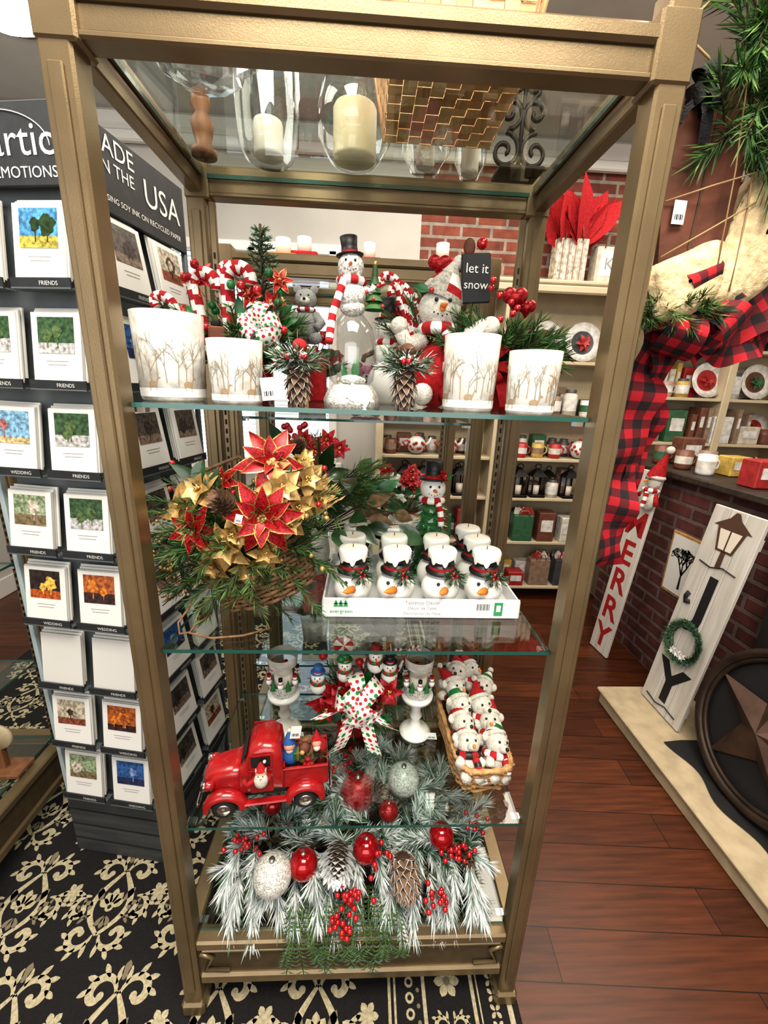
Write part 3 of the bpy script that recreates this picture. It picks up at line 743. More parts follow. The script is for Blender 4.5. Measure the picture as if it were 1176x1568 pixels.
# ------------------------------------------------------------------ on glass top
g=M()
def cgrid(g,o,ux,uy,n1,n2,th):
    o=V(o);ux=V(ux);uy=V(uy);nn=ux.cross(uy).normalized()
    for i in range(n1):
        for j in range(n2):
            q=nn*(.0009 if(i+j)%2 else -.0009);m=R.choice(chips);a=o+ux*((i+.015)/n1)+uy*((j+.015)/n2)+q;dx=ux*(.97/n1);dy=uy*(.97/n2)
            t=nn*th;vs=[a,a+dx,a+dx+dy,a+dy,a+t,a+dx+t,a+dx+dy+t,a+dy+t]
            g.add(vs,[(0,3,2,1),(4,5,6,7),(0,1,5,4),(1,2,6,5),(2,3,7,6),(3,0,4,7)],m)
bw,bd,bh,fl=.105,.105,.20,.035
cgrid(g,(-bw,-bd,.004),(2*bw,0,0),(0,2*bd,0),9,9,.0015)
for k in range(4):
    g.T=RZ(k*pi/2);cgrid(g,(-bw,-bd,.004),(2*bw,0,0),(-0,-fl,bh),9,8,.0015)
    g.box((0,-bd-fl,bh),(2*bw+2*fl,.008,.02),chips[0],bev=.002);g.tube([(bw,-bd,.004),(bw+fl,-bd-fl,bh)],.004,chips[1],5)
g.T=None
g.done('woven_chipwood_basket',(.130,.905,TOP+.002))
def hurricane(name,loc,r,h,cr,ch,cm,shape=0,handle=False):
    g=M()
    if shape==0: p=[(.0001,0),(r*.7,0),(r*.75,.004),(r*.93,h*.12),(r,h*.5),(r*.96,h*.85),(r,h)]
    elif shape==1: p=[(.0001,0),(r*.6,0),(r*.66,.004),(r*.97,h*.22),(r,h*.42),(r*.85,h*.66),(r*.5,h*.82),(r*.42,h*.86),(r*.5,h)]
    else: p=[(.0001,0),(r*.6,0),(r*.62,.006),(r*.98,h*.3),(r*.9,h*.8),(r,h)]
    g.lathe(p,cglass,36)
    N=36;g.tube([(p[-1][0]*cos(2*pi*k/N),p[-1][0]*sin(2*pi*k/N),h) for k in range(N)],.003,cglass,6,True)
    g.lathe([(.0001,.006),(cr*.97,.006),(cr,.012),(cr,ch-.006),(cr*.93,ch),(cr*.5,ch-.003),(.0001,ch-.004)],cm,28)
    g.tube([(0,0,ch-.004),(.001,0,ch+.01)],.0012,black,5)
    if handle: g.tube([(r*cos(a),0,h*.86+r*1.1*sin(a)) for a in [pi*k/16 for k in range(17)]],.003,blackm,6)
    return g.done(name,loc)
hurricane('glass_hurricane_candle_holder',(-.222,1.10,TOP),.068,.225,.031,.070,candlew,0,False)
hurricane('glass_hurricane_candle_holder',(-.037,1.09,TOP),.080,.20,.046,.10,candle,1,True)
hurricane('glass_hurricane_candle_holder',(.118,1.10,TOP),.055,.12,.02,.05,candlew,2)
hurricane('glass_hurricane_candle_holder',(.222,1.12,TOP),.036,.10,.019,.06,candlew,2)
g=M()
def spir(g,c,r0,turns,sg,a0,r=.004,m=blackm):
    pts=[]
    for i in range(26):
        t=i/25;a=a0+sg*turns*2*pi*t;q=r0*(1-.85*t);pts.append((c[0]+q*cos(a),0,c[1]+q*sin(a)))
    g.tube(pts,r,m,6);return pts[0]
g.box((0,0,.004),(.10,.07,.008),blackm,bev=.002);g.tube([(0,0,.0),(0,0,.2)],.005,blackm,6)
for s_ in(-1,1):
    spir(g,(s_*.034,.045),.036,1.4,s_,pi/2,.005);spir(g,(s_*.028,.115),.030,1.3,-s_,-pi/2,.005);spir(g,(s_*.022,.170),.024,1.3,s_,pi/2,.005)
    g.tube([(0,0,.12),(s_*.03,0,.15),(s_*.04,0,.2),(s_*.02,0,.225),(0,0,.2)],.005,blackm,6)
g.done('wrought_iron_scroll_stand',(.325,1.10,TOP))
g=M();g.lathe([(.0001,0),(.026,0),(.026,.012),(.014,.02),(.02,.04),(.024,.06),(.012,.078),(.022,.09),(.018,.1),(.02,.112),(.008,.12),(.0001,.122)],woodd,20);g.done('turned_wood_candlestick',(-.36,1.10,TOP))
cello=glassmat('cellophane',(.88,.88,.92),1.6,.08,.2)
g=M()
def crum(g,c,a,b,h,n,m,seed,amp=.012):
    q=random.Random(seed);vs=[];fs=[]
    for i in range(n+1):
        for j in range(n):
            ph=pi*i/n;th=2*pi*j/n;k=1+q.uniform(-.14,.14)
            vs.append((c[0]+a*sin(ph)*cos(th)*k,c[1]+b*sin(ph)*sin(th)*k,c[2]+h*(1-cos(ph))/2))
    for i in range(n):
        for j in range(n):
            l=(j+1)%n;p=(i*n+j,i*n+l,(i+1)*n+l,(i+1)*n+j);fs+=[(p[0],p[1],p[2]),(p[0],p[2],p[3])]
    g.add(vs,fs,m)
crum(g,(0,0,.002),.10,.09,.20,16,cello,3)
g.box((0,0,.07),(.09,.07,.07),white,bev=.01,rot=RZ(.3).to_3x3());g.ball((.01,0,.12),.03,redgl,14,10)
g.bow((0,-.02,.17),(0,-.6,-.3),.045,.025,redf,5)
g.done('cellophane_wrapped_gift',(-.285,.88,TOP+.001))

# ------------------------------------------------------------------ shelf 2
g=M()
g.ball((0,0,.046),.046,white,24,14,(1,1,.95));face(g,(0,0,.058),.044,False)
b=V((0,-.043,.056));g.tube([b,b+V((-.01,-.018,.004)),b+V((-.02,-.032,.009))],[.010,.007,.001],orange,8)
g.lathe([(.0001,.088),(.037,.086),(.038,.091),(.030,.094),(.029,.125),(.0001,.125)],black,28)
g.lathe([(.0305,.096),(.0305,.103)],redf,28)
vs=[];fs=[];n=56
for j in range(n):
    a=2*pi*j/n;dz=.013+.011*max(0,sin(7*a))+.004*sin(3*a+1);vs+=[(.0335*cos(a),.0335*sin(a),.134-dz),(.0345*cos(a),.0345*sin(a),.138),(.031*cos(a),.031*sin(a),.144),(.02*cos(a),.02*sin(a),.1435)]
for j in range(n):
    k=(j+1)%n
    for q in range(3):fs.append((j*4+q,k*4+q,k*4+q+1,j*4+q+1))
g.add(vs,fs,white,True);g.add([(.02*cos(2*pi*j/n),.02*sin(2*pi*j/n),.1435) for j in range(n)],[tuple(range(n))],candlew)
g.lathe([(.031,.112),(.0325,.116),(.0325,.134)],black,28)
g.tube([(0,0,.142),(0,0,.152)],.001,black,4)
for k in range(14):
    g.pine((.022,-.032,.090),(cos(k*.7),-.5,sin(k*.7)*.6),.026,[green,frostg],18,.014,.0009)
for k in range(4): g.ball((.022+.006*cos(k*2),-.040,.091+.006*sin(k*2)),.004,stemw,6,5)
sm=g.done('snowman_candle_holder',(-.022,.918,S2+.0085))
cols=(-.022,.082,.187,.292)
for r_,y in enumerate((.918,1.005,1.09)):
    for c_,x in enumerate(cols):
        if r_==0 and c_==0: continue
        if r_==2 and c_==2: continue
        inst(sm,'snowman_candle_holder',(x+R.uniform(-.004,.004),y-(.004 if r_==2 else 0),S2+.0085),R.uniform(-.25,.25))
g=M();cardw=mat('white_cardboard',(.72,.73,.74),.5)
x0,x1,y0,y1=-.088,.368,.864,1.145
cx=(x0+x1)/2
g.box((cx,(y0+y1)/2-.0,.004),(x1-x0,y1-y0,.006),cardw);g.box((cx,y0,.025),(x1-x0,.004,.048),cardw,bev=.001)
for x in(x0,x1): g.box((x,(y0+y1)/2,.022),(.004,y1-y0,.042),cardw,bev=.001)
g.box((cx,y1,.022),(x1-x0,.004,.042),cardw)
g.text('Tabletop Décor',.0125,grey,TL(cx,y0-.0026,.036)@FR);g.text('Décor de Table',.0105,grey,TL(cx,y0-.0026,.0225)@FR);g.text('Decoración de Mesa',.0105,grey,TL(cx,y0-.0026,.009)@FR)
gr=mat('print_green',(.03,.27,.09),.6)
for k in range(3):
    for q in range(2): g.add([(x0+.03+k*.011-.006,y0-.0027,.028+q*.006),(x0+.03+k*.011+.006,y0-.0027,.028+q*.006),(x0+.03+k*.011,y0-.0027,.039+q*.006)],[(0,1,2)],gr)
g.text('evergreen',.013,gr,TL(x0+.042,y0-.0026,.012)@FR)
g.box((x1-.05,y0-.0024,.025),(.02,.0006,.034),gr);g.box((x1-.05,y0-.003,.027),(.010,.0006,.016),paper)
for k in range(12): g.box((x1-.10+k*.0026,y0-.0024,.030),(.0008+.0008*(k%3==0),.0006,.016),slot)
g.done('candle_holder_display_tray',(0,0,S2))

# poinsettia basket
g=M()
tilt=RY(-.33)
g.T=TL(.035,.03,.052)@tilt
g.wicker(.105,.075,.11,wick,12,1.22,2,26,.0045)
g.tube([(-.1,0,.1),(-.12,.0,.2),(-.06,0,.3),(.05,0,.31),(.12,0,.22),(.12,0,.1)],.005,wick,6)
g.T=None
g.tube([(-.10,-.05,.02),(-.11,-.08,.008),(-.06,-.095,.006),(.0,-.085,.006),(.05,-.06,.008),(.03,-.03,.02)],.0025,wick,5)
g.tube([(-.12,-.02,.05),(-.14,-.06,.02),(-.13,-.08,.006),(-.1,-.07,.006)],.0025,wick,5)
c=V((0,0,.17))
for k in range(130):
    a=R.uniform(0,2*pi);d=V((cos(a)*1.15-.2,sin(a)*.55-.35,R.uniform(-.6,1.3)));g.pine(c+V((R.uniform(-.07,.06),R.uniform(-.03,.03),R.uniform(-.06,.08))),d,R.uniform(.10,.18),[green,green2,green],70,.030,.0011,.4)
for k in range(24):
    a=R.uniform(-.6,.6);b0=c+V((.03,0,.02));d=V((sin(a)+.9,-.15,cos(a)*.9)).normalized();g.tube([b0,b0+d*.1,b0+d*R.uniform(.15,.21)+V((.0,0,-.01))],.0011,golds,4)
    for q in range(8): g.leaf(b0+d*(.10+.012*q),d+V((R.uniform(-.4,.4),R.uniform(-.4,.2),R.uniform(-.4,.4))),(0,-1,0),.022,.005,golds,2)
for k in range(34):
    d=V((-1.1,R.uniform(-.5,.2),R.uniform(-1.1,.8))).normalized();b0=c+V((-.03,0,-.01));p2=b0+d*R.uniform(.13,.20);g.tube([b0,b0.lerp(p2,.5)+V((0,0,.01)),p2],.0012,stem,4)
    for q in range(10): g.ball(b0.lerp(p2,.4+.06*q)+V((R.uniform(-.01,.01),R.uniform(-.01,.01),R.uniform(-.01,.01))),.0037,R.choice((golds,greeny,golds)),5,4)
def P3(u,v,y): return (( -.245+(u-370)*.00131)*(y/.82)+.245,y-.86,(1.345-(v-790)*.00128-1.6)*(y/.82)+1.6-S2)
L3=((6,1,.1),(6,.8,.45),(5,.5,.8))
g.flower(P3(403,792,.755),(.05,-1,.05),.076,redgl,goldgl,.40,L3,golds)
g.flower(P3(418,703,.81),(.2,-1,.4),.070,redgl,goldgl,.40,L3,golds)
g.flower(P3(297,815,.78),(-.4,-1,.1),.064,redgl,goldgl,.40,L3,golds)
g.flower(P3(345,735,.83),(-.3,-1,.5),.04,redgl,goldgl,.40,L3,golds)
for(u,v,y,r,n) in((345,842,.765,.052,(-.1,-1,-.1)),(378,878,.775,.046,(.1,-1,-.3)),(432,742,.785,.048,(.3,-1,.3)),(310,748,.80,.052,(-.3,-1,.4)),(470,728,.83,.044,(.6,-1,.4)),(442,800,.8,.038,(.5,-1,0)),(488,760,.84,.038,(.8,-.8,.2)),(322,875,.785,.040,(-.3,-1,-.3)),(455,772,.80,.04,(.5,-1,0)),(355,820,.76,.034,(0,-1,0)),(280,775,.80,.035,(-.6,-1,.1)),(405,850,.77,.036,(.1,-1,-.1)),(465,700,.85,.035,(.4,-1,.6))):
    g.flower(P3(u,v,y),n,r,golds,goldgl if u%2 else None,.62,((5,1,.25),(5,.7,.7)),goldgl,.55,.35)
g.pinecone(P3(352,778,.775),(-.2,-.7,.6),.048,.029);g.pinecone(P3(455,690,.86),(.3,-.3,.9),.035,.018)
for k in range(40): g.ball(P3(R.uniform(265,500),R.uniform(680,885),R.uniform(.79,.86)),.006,R.choice((stemw,golds)),8,6)
for k in range(24):
    a=k*.4;g.leaf(P3(R.uniform(290,450),R.uniform(700,880),.805),(cos(a),-.4,sin(a)),(0,-1,.2),.06,.026,R.choice((mag,mag,golds)))
tag(g,P3(365,795,.71),.012,.016,.1)
g.done('poinsettia_basket_arrangement',(-.245,.86,S2))

# magnolia bouquet
g=M();g.lathe([(.0001,0),(.034,0),(.042,.06),(.036,.12),(.031,.12),(.0001,.1)],frostw,24)
for k in range(40):
    a=R.uniform(0,2*pi);d=V((cos(a)*.8+.45,sin(a)*.5-.1,R.uniform(.1,1.1)));b0=V((.01,0,.12));p2=b0+d.normalized()*R.uniform(.08,.25);g.tube([b0,p2],.0013,stem,4)
    g.leaf(p2,d+V((R.uniform(-.4,.4),-.3,R.uniform(-.9,.1))),(0,-1,.5),R.uniform(.06,.095),.04,R.choice((mag,mag,green,greeny,mag,mag,wick)))
for k in range(44):
    a=R.uniform(0,2*pi);g.pine((.02,0,.2),(cos(a)*.9+.4,sin(a)*.4,R.uniform(-.1,1.2)),R.uniform(.12,.22),[green,green2],70,.035,.0011,.3)
for k in range(14): g.ball((R.uniform(-.08,.0),-.03,R.uniform(.33,.42)),.008,stemw,8,6)
for k in range(5): g.flower((-.05+.03*k,-.05,.36+.02*(k%2)),(0,-1,.2),.03,redgl,None,.42,((6,1,.2),(5,.6,.6)),golds)
g.done('magnolia_bouquet',(-.135,1.12,S2))

# ------------------------------------------------------------------ shelf 3
def pedestal(loc):
    g=M()
    g.lathe([(.0001,0),(.045,0),(.046,.006),(.036,.014),(.016,.028),(.013,.05),(.019,.062),(.013,.076),(.016,.1),(.034,.116),(.044,.124),(.046,.136),(.0001,.137)],white,32)
    g.lathe([(.034,.137),(.040,.16),(.041,.20),(.038,.235),(.041,.262)],cglass,32)
    g.lathe([(.0345,.138),(.0408,.158),(.0412,.176)],whitegl,32,wob=lambda a,z:1.004)
    g.lathe([(.039,.232),(.0415,.262)],frostw,32,wob=lambda a,z:1.01)
    for k in range(6):
        a=-pi/2+k*pi/3;c=V((.041*cos(a),.041*sin(a),.185));g.ball(c,.009,white,8,6);g.ball(c+V((0,0,.013)),.0065,white,8,6);g.lathe([(.006,0),(.006,.008)],redf if k%2 else black,8,c+V((0,0,.018)));g.ball(c+V((.0,.0,.010)),.007,redf,8,5,(1,1,.3))
        a+=.5;c=V((.0405*cos(a),.0405*sin(a),.17));g.lathe([(.009,0),(.004,.02),(.0005,.03)],greeny,8,c)
    g.lathe([(.0001,.139),(.026,.139),(.026,.20),(.0001,.20)],candlew,16)
    tag(g,(.045,-.03,.012),.03,.022,-.3)
    return g.done('snowman_pedestal_candle_holder',loc)
pedestal((-.216,1.02,S3));pedestal((.167,1.014,S3))

g=M();g.lathe([(.0001,0),(.05,0),(.06,.06),(.058,.08),(.05,.08),(.0001,.07)],redgl,24)
for k in range(50):
    a=R.uniform(0,2*pi);g.pine((0,0,.08),(cos(a),sin(a)*.8-.1,R.uniform(-.1,1.2)),R.uniform(.09,.15),[green,greeny],60,.025,.001,.2)
for k in range(18):
    a=k*.63;g.leaf((.0,-.02,.11),(cos(a),-.35,sin(a)*.8+.1),(0,-1,.4),R.uniform(.11,.15),.05,greeny if k%3==0 else redgl,5,.2,.2)
g.bow((.01,-.075,.155),(0,-1,.35),.075,.046,dots,5,.5,0,(.05,.3));g.bow((.01,-.085,.160),(0,-1,.35),.055,.042,dots,4,.6,.6,(.6,1.3))
for(dx,dz) in((-.05,-.15),(.045,-.165),(.095,-.08),(-.10,-.03)):
    g.ribbon([(.01,-.09,.16),(.01+dx*.5,-.115,.16+dz*.3),(.01+dx*.8,-.12,.16+dz*.65),(.01+dx*1.1,-.11,.16+dz*.95)],(1,.1,.5 if dx<0 else -.5),.044,dots)
g.tube([(-.03,0,.08),(-.035,-.01,.27)],.0025,white,6)
g.lathe([(.0001,-.005),(.028,-.005),(.030,0),(.028,.005),(.0001,.005)],white,24,(-.035,-.01,.285),mf=lambda i,j:redf if((j+i*2)%6)<3 else white,rot=RX(pi/2).to_3x3())
for(px,pz,hm) in((-.105,.165,blue),(.095,.20,black),(-.03,.205,greeny),(.055,.235,redf)):
    g.ball((px,-.03,pz),.024,white,14,10);g.ball((px,-.035,pz+.034),.020,white,14,10);face(g,(px,-.035,pz+.034),.020);hat(g,(px,-.033,pz+.048),.013,hm);scarf(g,(px,-.033,pz+.018),.017,.006,redf,greeny)
    g.tube([(px,-.025,pz),(px*.4,0,.08)],.002,stem,4)
for k in range(4):
    g.cane((.02+.02*k,0,.1),.12+.02*k,.005,.012,(1,0,0),(.15*k,0,1));g.ball((.06-.05*k,-.04,.24+.01*k),.012,redgl if k%2 else greeny,12,8)
for k in range(6): g.flower((-.08+.035*k,-.06,.11+.03*(k%3)),(0,-1,.4),.042,redgl,None,.42,((6,1,.2),(5,.6,.6)),golds)
g.done('polka_dot_bow_arrangement',(-.012,1.04,S3))

# plush basket
g=M()
g.wicker(.062,.135,.075,wickl,8,1.14,5,28,.005,mrim=wickl,N=96)
for k in range(10):
    col=k%2;row=k//2
    x=-.034+col*.068+R.uniform(-.006,.006);y=-.112+row*.053;z=.062+.014*row
    g.T=TL(x,y,z)@RZ(R.uniform(-.5,.5))@RX(-R.uniform(.45,.8))@RY(R.uniform(-.35,.35))
    g.ball((0,0,0),.030,plush,14,10,(1,.95,1.25));g.ball((0,-.006,.048),.029,plush,16,12)
    g.ball((0,-.033,.042),.013,plush,10,8,(1,1.15,.8));g.ball((0,-.048,.044),.005,black if k%3 else orange,8,6)
    for s_ in(-1,1):
        g.ball((s_*.011,-.031,.056),.0036,black,6,5);g.tube([(s_*.02,-.01,.015),(s_*.034,-.03,.0)],[.012,.012],plush,8)
        g.tube([(s_*.014,-.01,-.02),(s_*.018,-.035,-.028)],[.013,.013],plush,8)
        g.ball((s_*.028,.004,.060),.012,plush,10,6,(1,.5,1))
    a=R.uniform(-.7,.7)
    g.lathe([(.025,0),(.026,.008),(.018,.026),(.009,.044),(.002,.060)],redf,14,(0,.006,.062),mf=(None if k%3!=1 else(lambda i,j:greeny if i%2 else white)),rot=(RX(-.6)@RY(a)).to_3x3())
    N=16;g.tube([V((0,.006,.066))+RX(-.5).to_3x3()@V((.0245*cos(2*pi*q/N),.0245*sin(2*pi*q/N),0)) for q in range(N)],.006,plush,6,True)
    g.ball((.045*sin(a),.038,.110),.009,plush,10,6)
    scarf(g,(0,-.002,.022),.025,.010,redf,white if k%2 else black,tail=[(.008,-.022,0),(.012,-.036,-.02),(.014,-.038,-.035)])
g.T=None
tag(g,(-.01,-.15,.05),.018,.026,.0)
g.done('basket_of_plush_snowmen',(.315,.955,S3),.06)

# truck
g=M()
g.loft([(-.143,.018,.052,.088,3),(-.138,.03,.048,.1,3),(-.12,.037,.045,.108,3.5),(-.08,.042,.045,.116,3.5),(-.048,.046,.045,.121,4)],redp,24)
g.loft([(-.060,.046,.045,.118,5),(-.050,.049,.045,.128,5),(-.036,.050,.045,.163,5),(-.022,.050,.045,.179,4.5),(0,.050,.045,.184,4),(.022,.050,.045,.181,4.5),(.036,.049,.045,.168,5),(.041,.048,.045,.13,5)],redp,28)
for s_ in(-1,1):
    g.box((-.008,s_*.0505,.147),(.044,.002,.03),slot,bev=.004)
    for(x,z,w,h) in((-.031,.147,.004,.036),(.016,.147,.004,.036),(-.008,.165,.05,.004),(-.008,.129,.05,.004)): g.box((x,s_*.0515,z),(w,.003,h),redp)
    g.box((-.008,s_*.0500,.09),(.052,.003,.066),redp,bev=.006);g.box((.012,s_*.052,.105),(.012,.003,.004),silver)
    for xf_,zr2 in((-.095,.034),(.092,.034)):
        vs=[];fs=[];n=16
        for i in range(n+1):
            a=pi*i/n*1.06-.1
            for j,(ro,yy_) in enumerate(((.030,.035),(.041,.037),(.044,.050),(.041,.062),(.034,.066),(.030,.066))):
                st=1.25 if cos(a)>0 and xf_<0 else 1.1
                vs.append((xf_+cos(a)*ro*st,s_*yy_,.030+sin(a)*ro))
        for i in range(n):
            for j in range(5):fs.append((i*6+j,i*6+j+1,(i+1)*6+j+1,(i+1)*6+j))
        g.add(vs,fs,redp,True)
        g.lathe([(.0001,-.009),(.018,-.010),(.026,-.007),(.028,0),(.026,.007),(.018,.010),(.0001,.009)],tyre,24,(xf_,s_*.052,.028),rot=RX(pi/2).to_3x3())
        g.lathe([(.0001,.014),(.006,.013),(.010,.010),(.015,.0105),(.016,.008)],silver,20,(xf_,s_*.052,.028),rot=RX(pi/2 if s_<0 else -pi/2).to_3x3())
    g.box((0,s_*.056,.036),(.10,.018,.006),redp,bev=.003)
    g.ball((-.128,s_*.040,.083),.011,redp,14,10,(1.3,1,1));g.lathe([(.0001,.002),(.009,.001),(.0105,-.002)],candlew,14,(-.142,s_*.040,.083),rot=RY(-pi/2).to_3x3());g.lathe([(.009,.003),(.0112,.003),(.0112,-.006)],silver,14,(-.141,s_*.040,.083),rot=RY(-pi/2).to_3x3())
    g.box((.093,s_*.043,.082),(.104,.004,.055),redp,bev=.002);g.box((.093,s_*.0435,.110),(.108,.008,.005),redp,bev=.002)
g.box((.093,0,.058),(.104,.086,.005),redp);g.box((.145,0,.082),(.004,.09,.055),redp,bev=.002);g.box((.043,0,.085),(.004,.09,.055),redp);g.box((.0,0,.04),(.26,.07,.014),black)
g.box((-.152,0,.043),(.006,.11,.012),silver,bev=.003);g.box((.152,0,.043),(.006,.1,.01),silver,bev=.003)
for k in range(6): g.box((-.1425,0,.055+k*.0065),(.006,.044-.003*k,.0025),silver)
g.box((-.047,0,.148),(.003,.078,.03),slot,rot=RY(.42).to_3x3(),bev=.003)
g.ball((-.006,-.058,.105),.018,redf,14,10,(1.2,.6,1));g.ball((-.006,-.066,.128),.013,skin,14,10);g.ball((-.006,-.072,.116),.016,plush,12,8,(1,.7,1.3));g.ball((-.006,-.080,.128),.003,skin,6,5)
for s_ in(-1,1): g.ball((-.006+s_*.005,-.078,.133),.0016,black,5,4)
g.tube([(-.018,-.066,.138),(.006,-.066,.138)],.005,plush,6);g.lathe([(.012,0),(.006,.014),(.001,.022)],redf,10,(-.006,-.064,.139));g.ball((.003,-.066,.162),.004,plush,8,6)
g.tube([(-.022,-.062,.108),(-.04,-.066,.1),(-.045,-.066,.115)],.006,redf,7)
g.ball((.058,-.01,.12),.022,blue,14,10,(1,1,1.3));g.ball((.056,-.02,.155),.014,skin,12,8);g.lathe([(.015,0),(.009,.02),(.001,.035)],blue,12,(.056,-.017,.160));g.ball((.056,-.024,.147),.010,plush,10,6);g.ball((.057,-.017,.195),.005,plush,6,5)
g.ball((.10,.0,.115),.032,wick,14,10,(1,1,1.1));g.ball((.092,-.022,.145),.014,brown,12,8);g.ball((.086,-.034,.143),.006,wickl,8,6)
for s_ in(-1,1): g.ball((.092+s_*.01,-.018,.158),.005,brown,8,6)
g.ball((.125,-.01,.135),.02,redf,14,10);g.ball((.12,-.024,.158),.012,skin,10,8);g.lathe([(.013,0),(.006,.016),(.001,.03)],redf,10,(.12,-.02,.163));g.ball((.12,-.03,.150),.009,plush,10,6)
g.box((.075,-.02,.128),(.022,.022,.022),greeny,bev=.002);g.box((.075,-.02,.128),(.005,.0225,.0225),goldgl);g.bow((.10,-.035,.115),(0,-1,.3),.014,.008,redf,4)
for k in range(10): g.pine((.1+.003*k,-.02,.12),(R.uniform(-1,1),-.5,R.uniform(0,1)),.03,[green],14,.012,.0008)
tag(g,(.072,-.03,.20),.024,.034,.1)
g.done('red_toy_pickup_truck',(-.222,.825,S3),.13)

# ------------------------------------------------------------------ bottom garland
g=M();nm=[frost,frost2,frost2,frostg,frost,frost2]
for k in range(170):
    x=R.uniform(-.30,.30);y=R.choice((.86,.90,1.0,1.06,1.1))-.95;z=R.uniform(.04,.12)
    a=R.uniform(0,2*pi);d=V((cos(a)*1.0+x*1.0,sin(a)*.9-(.2 if y<0 else -.0),R.uniform(.1,1.3)))
    g.pine((x,y,z),d,R.uniform(.06,.10),nm if k%4 else[green,frostg,frost],110,.045,.0014,.3,.15,(.3,.95))
for row,(yv,zv,dz) in enumerate(((-.13,.06,(-.1,.2)),(-.10,.11,(.0,.5)),(-.15,.04,(-.5,-.1)))):
    for k in range(13):
        x=-.32+k*.053+R.uniform(-.015,.015);g.pine((x,yv,zv),(R.uniform(-.5,.5)+x*.5,-1,R.uniform(*dz)),R.uniform(.07,.105),nm,150,.050,.0015,.6,.1,(.3,.85))
for s_ in(-1,1):
    for k in range(7): g.pine((s_*.29,-.05+.02*k,.08),(s_*.9,R.uniform(-.8,.1),R.uniform(-.1,.7)),.06,nm,110,.042,.0014,.3,.1)
g.tube([(-.33,.0,.03),(-.15,-.06,.045),(.05,-.03,.04),(.2,-.07,.045),(.34,-.02,.03)],.006,stem,6);g.tube([(-.33,.08,.03),(0,.12,.04),(.34,.08,.03)],.006,stem,6)
for k in range(19):
    x=-.16+k*.015;p0=V((x,-.16,.05));pts=[p0,p0+V((0,-.07,.0)),p0+V((R.uniform(-.02,.02),-.100,-.05)),p0+V((R.uniform(-.04,.04),-.104,-.11-.035*sin(k)))];g.tube(pts,.0012,green2,4)
    for q in range(20):
        t=q/20*3;i=min(int(t),2);b0=pts[i].lerp(pts[i+1],t-i)
        for s_ in(-1,1): g.leaf(b0,(s_*.8,-.2,-.7),(0,-1,0),.024,.006,frostg if q%2 else green2,2)
def orn(x,y,r,m,z=.10,cap=True):
    g.ball((x,y-.95,z),r,m,24,16)
    if cap: g.lathe([(r*.16,r*.95),(r*.16,r*1.12),(.0001,r*1.14)],silver,10,(x,y-.95,z))
orn(-.207,.765,.048,whitegl,.135);orn(-.133,.785,.036,redg,.14);orn(.027,.81,.035,redg,.155);orn(.228,.83,.033,redg,.17);orn(.002,.966,.052,redgl,.165);orn(.139,.995,.048,whitegl,.175)
orn(-.30,1.03,.03,redg,.14);orn(.09,.90,.028,redgl,.17);orn(-.24,.93,.026,redg,.16)
g.pinecone((-.045,-.125,.14),(0,-1,.15),.085,.052,frost2,whitegl,90);g.pinecone((.118,-.18,.185),(.15,-.3,-1),.11,.048,cone,frost,90);g.pinecone((.27,-.11,.11),(.6,-.8,.1),.06,.03);g.pinecone((.05,.02,.17),(.3,-.6,.4),.06,.03,cone,frost)
for(cx_,cy_,cz_,n_) in((-.01,-.22,.10,20),(-.03,-.245,.06,16),(-.29,-.12,.15,18),(.27,-.15,.15,20),(.34,-.06,.14,14),(.20,-.22,.09,16),(-.05,.08,.20,14),(.05,-.16,.15,14),(-.2,.03,.18,12)):
    for k in range(n_):
        p=V((cx_+R.gauss(0,.020),cy_+R.gauss(0,.012),cz_+R.gauss(0,.016)));g.ball(p,.007,stemw,8,6);g.tube([p,(cx_,cy_+.03,cz_-.02)],.0007,stem,3)
g.done('frosted_pine_garland',(0,.95,S4+.002))

# ------------------------------------------------------------------ greeting card rack
rk=empty('greeting_card_rack',(-.625,1.08,0),-.165)
W=.35;D=.39
g=M();steel=mat('rack_grey_steel',(.13,.15,.16),.5,.2,.1,10);pale=mat('rack_pale_edge',(.36,.44,.46),.5)
g.box((-W/2,D/2,.13),(W+.02,D+.02,.25),greywood,bev=.006)
for z in(.07,.135,.2): g.box((-W/2,-.0115,z),(W+.02,.002,.003),slot);g.box((.0115,D/2,z),(.002,D+.02,.003),slot)
g.box((-W/2,D/2,1.2),(W-.05,D-.05,1.88),steel)
for x in(-W,0):
    for y in(0,D): g.box((x,y,1.2),(.014,.014,1.88),pale if x<-.1 else steel,bev=.002)
g.box((-W/2,-.004,2.065),(W,.012,.15),dark,bev=.002);g.box((.004,D/2,2.055),(.012,D,.17),dark,bev=.002);g.box((-W/2,D,2.065),(W,.012,.15),dark);g.box((-W,D/2,2.065),(.012,D,.15),dark);g.box((-W/2,D/2,2.1),(W,D,.01),dark)
g.text('artic',.085,textm,TL(-.03,-.011,2.045)@FR,'RIGHT');g.text('EMOTIONS',.030,textm,TL(-.03,-.011,2.005)@FR,'RIGHT')
N=24;g.tube([(-.16+.12*cos(pi*k/N),-.0115,2.06+.065*sin(pi*k/N)) for k in range(N+1)],.0012,textm,4)
FB=RZ(pi/2)@FR
def TB(y,z): return TL(.0115,y,z)@FB
g.text('MADE',.056,textm,TB(.105,2.09));g.text('IN THE',.038,textm,TB(.115,2.052));g.text('USA',.085,textm,TB(.285,2.035));g.text('USING SOY INK ON RECYCLED PAPER',.0175,textm,TB(.21,1.995))
g.done('rack_body',parent=rk)
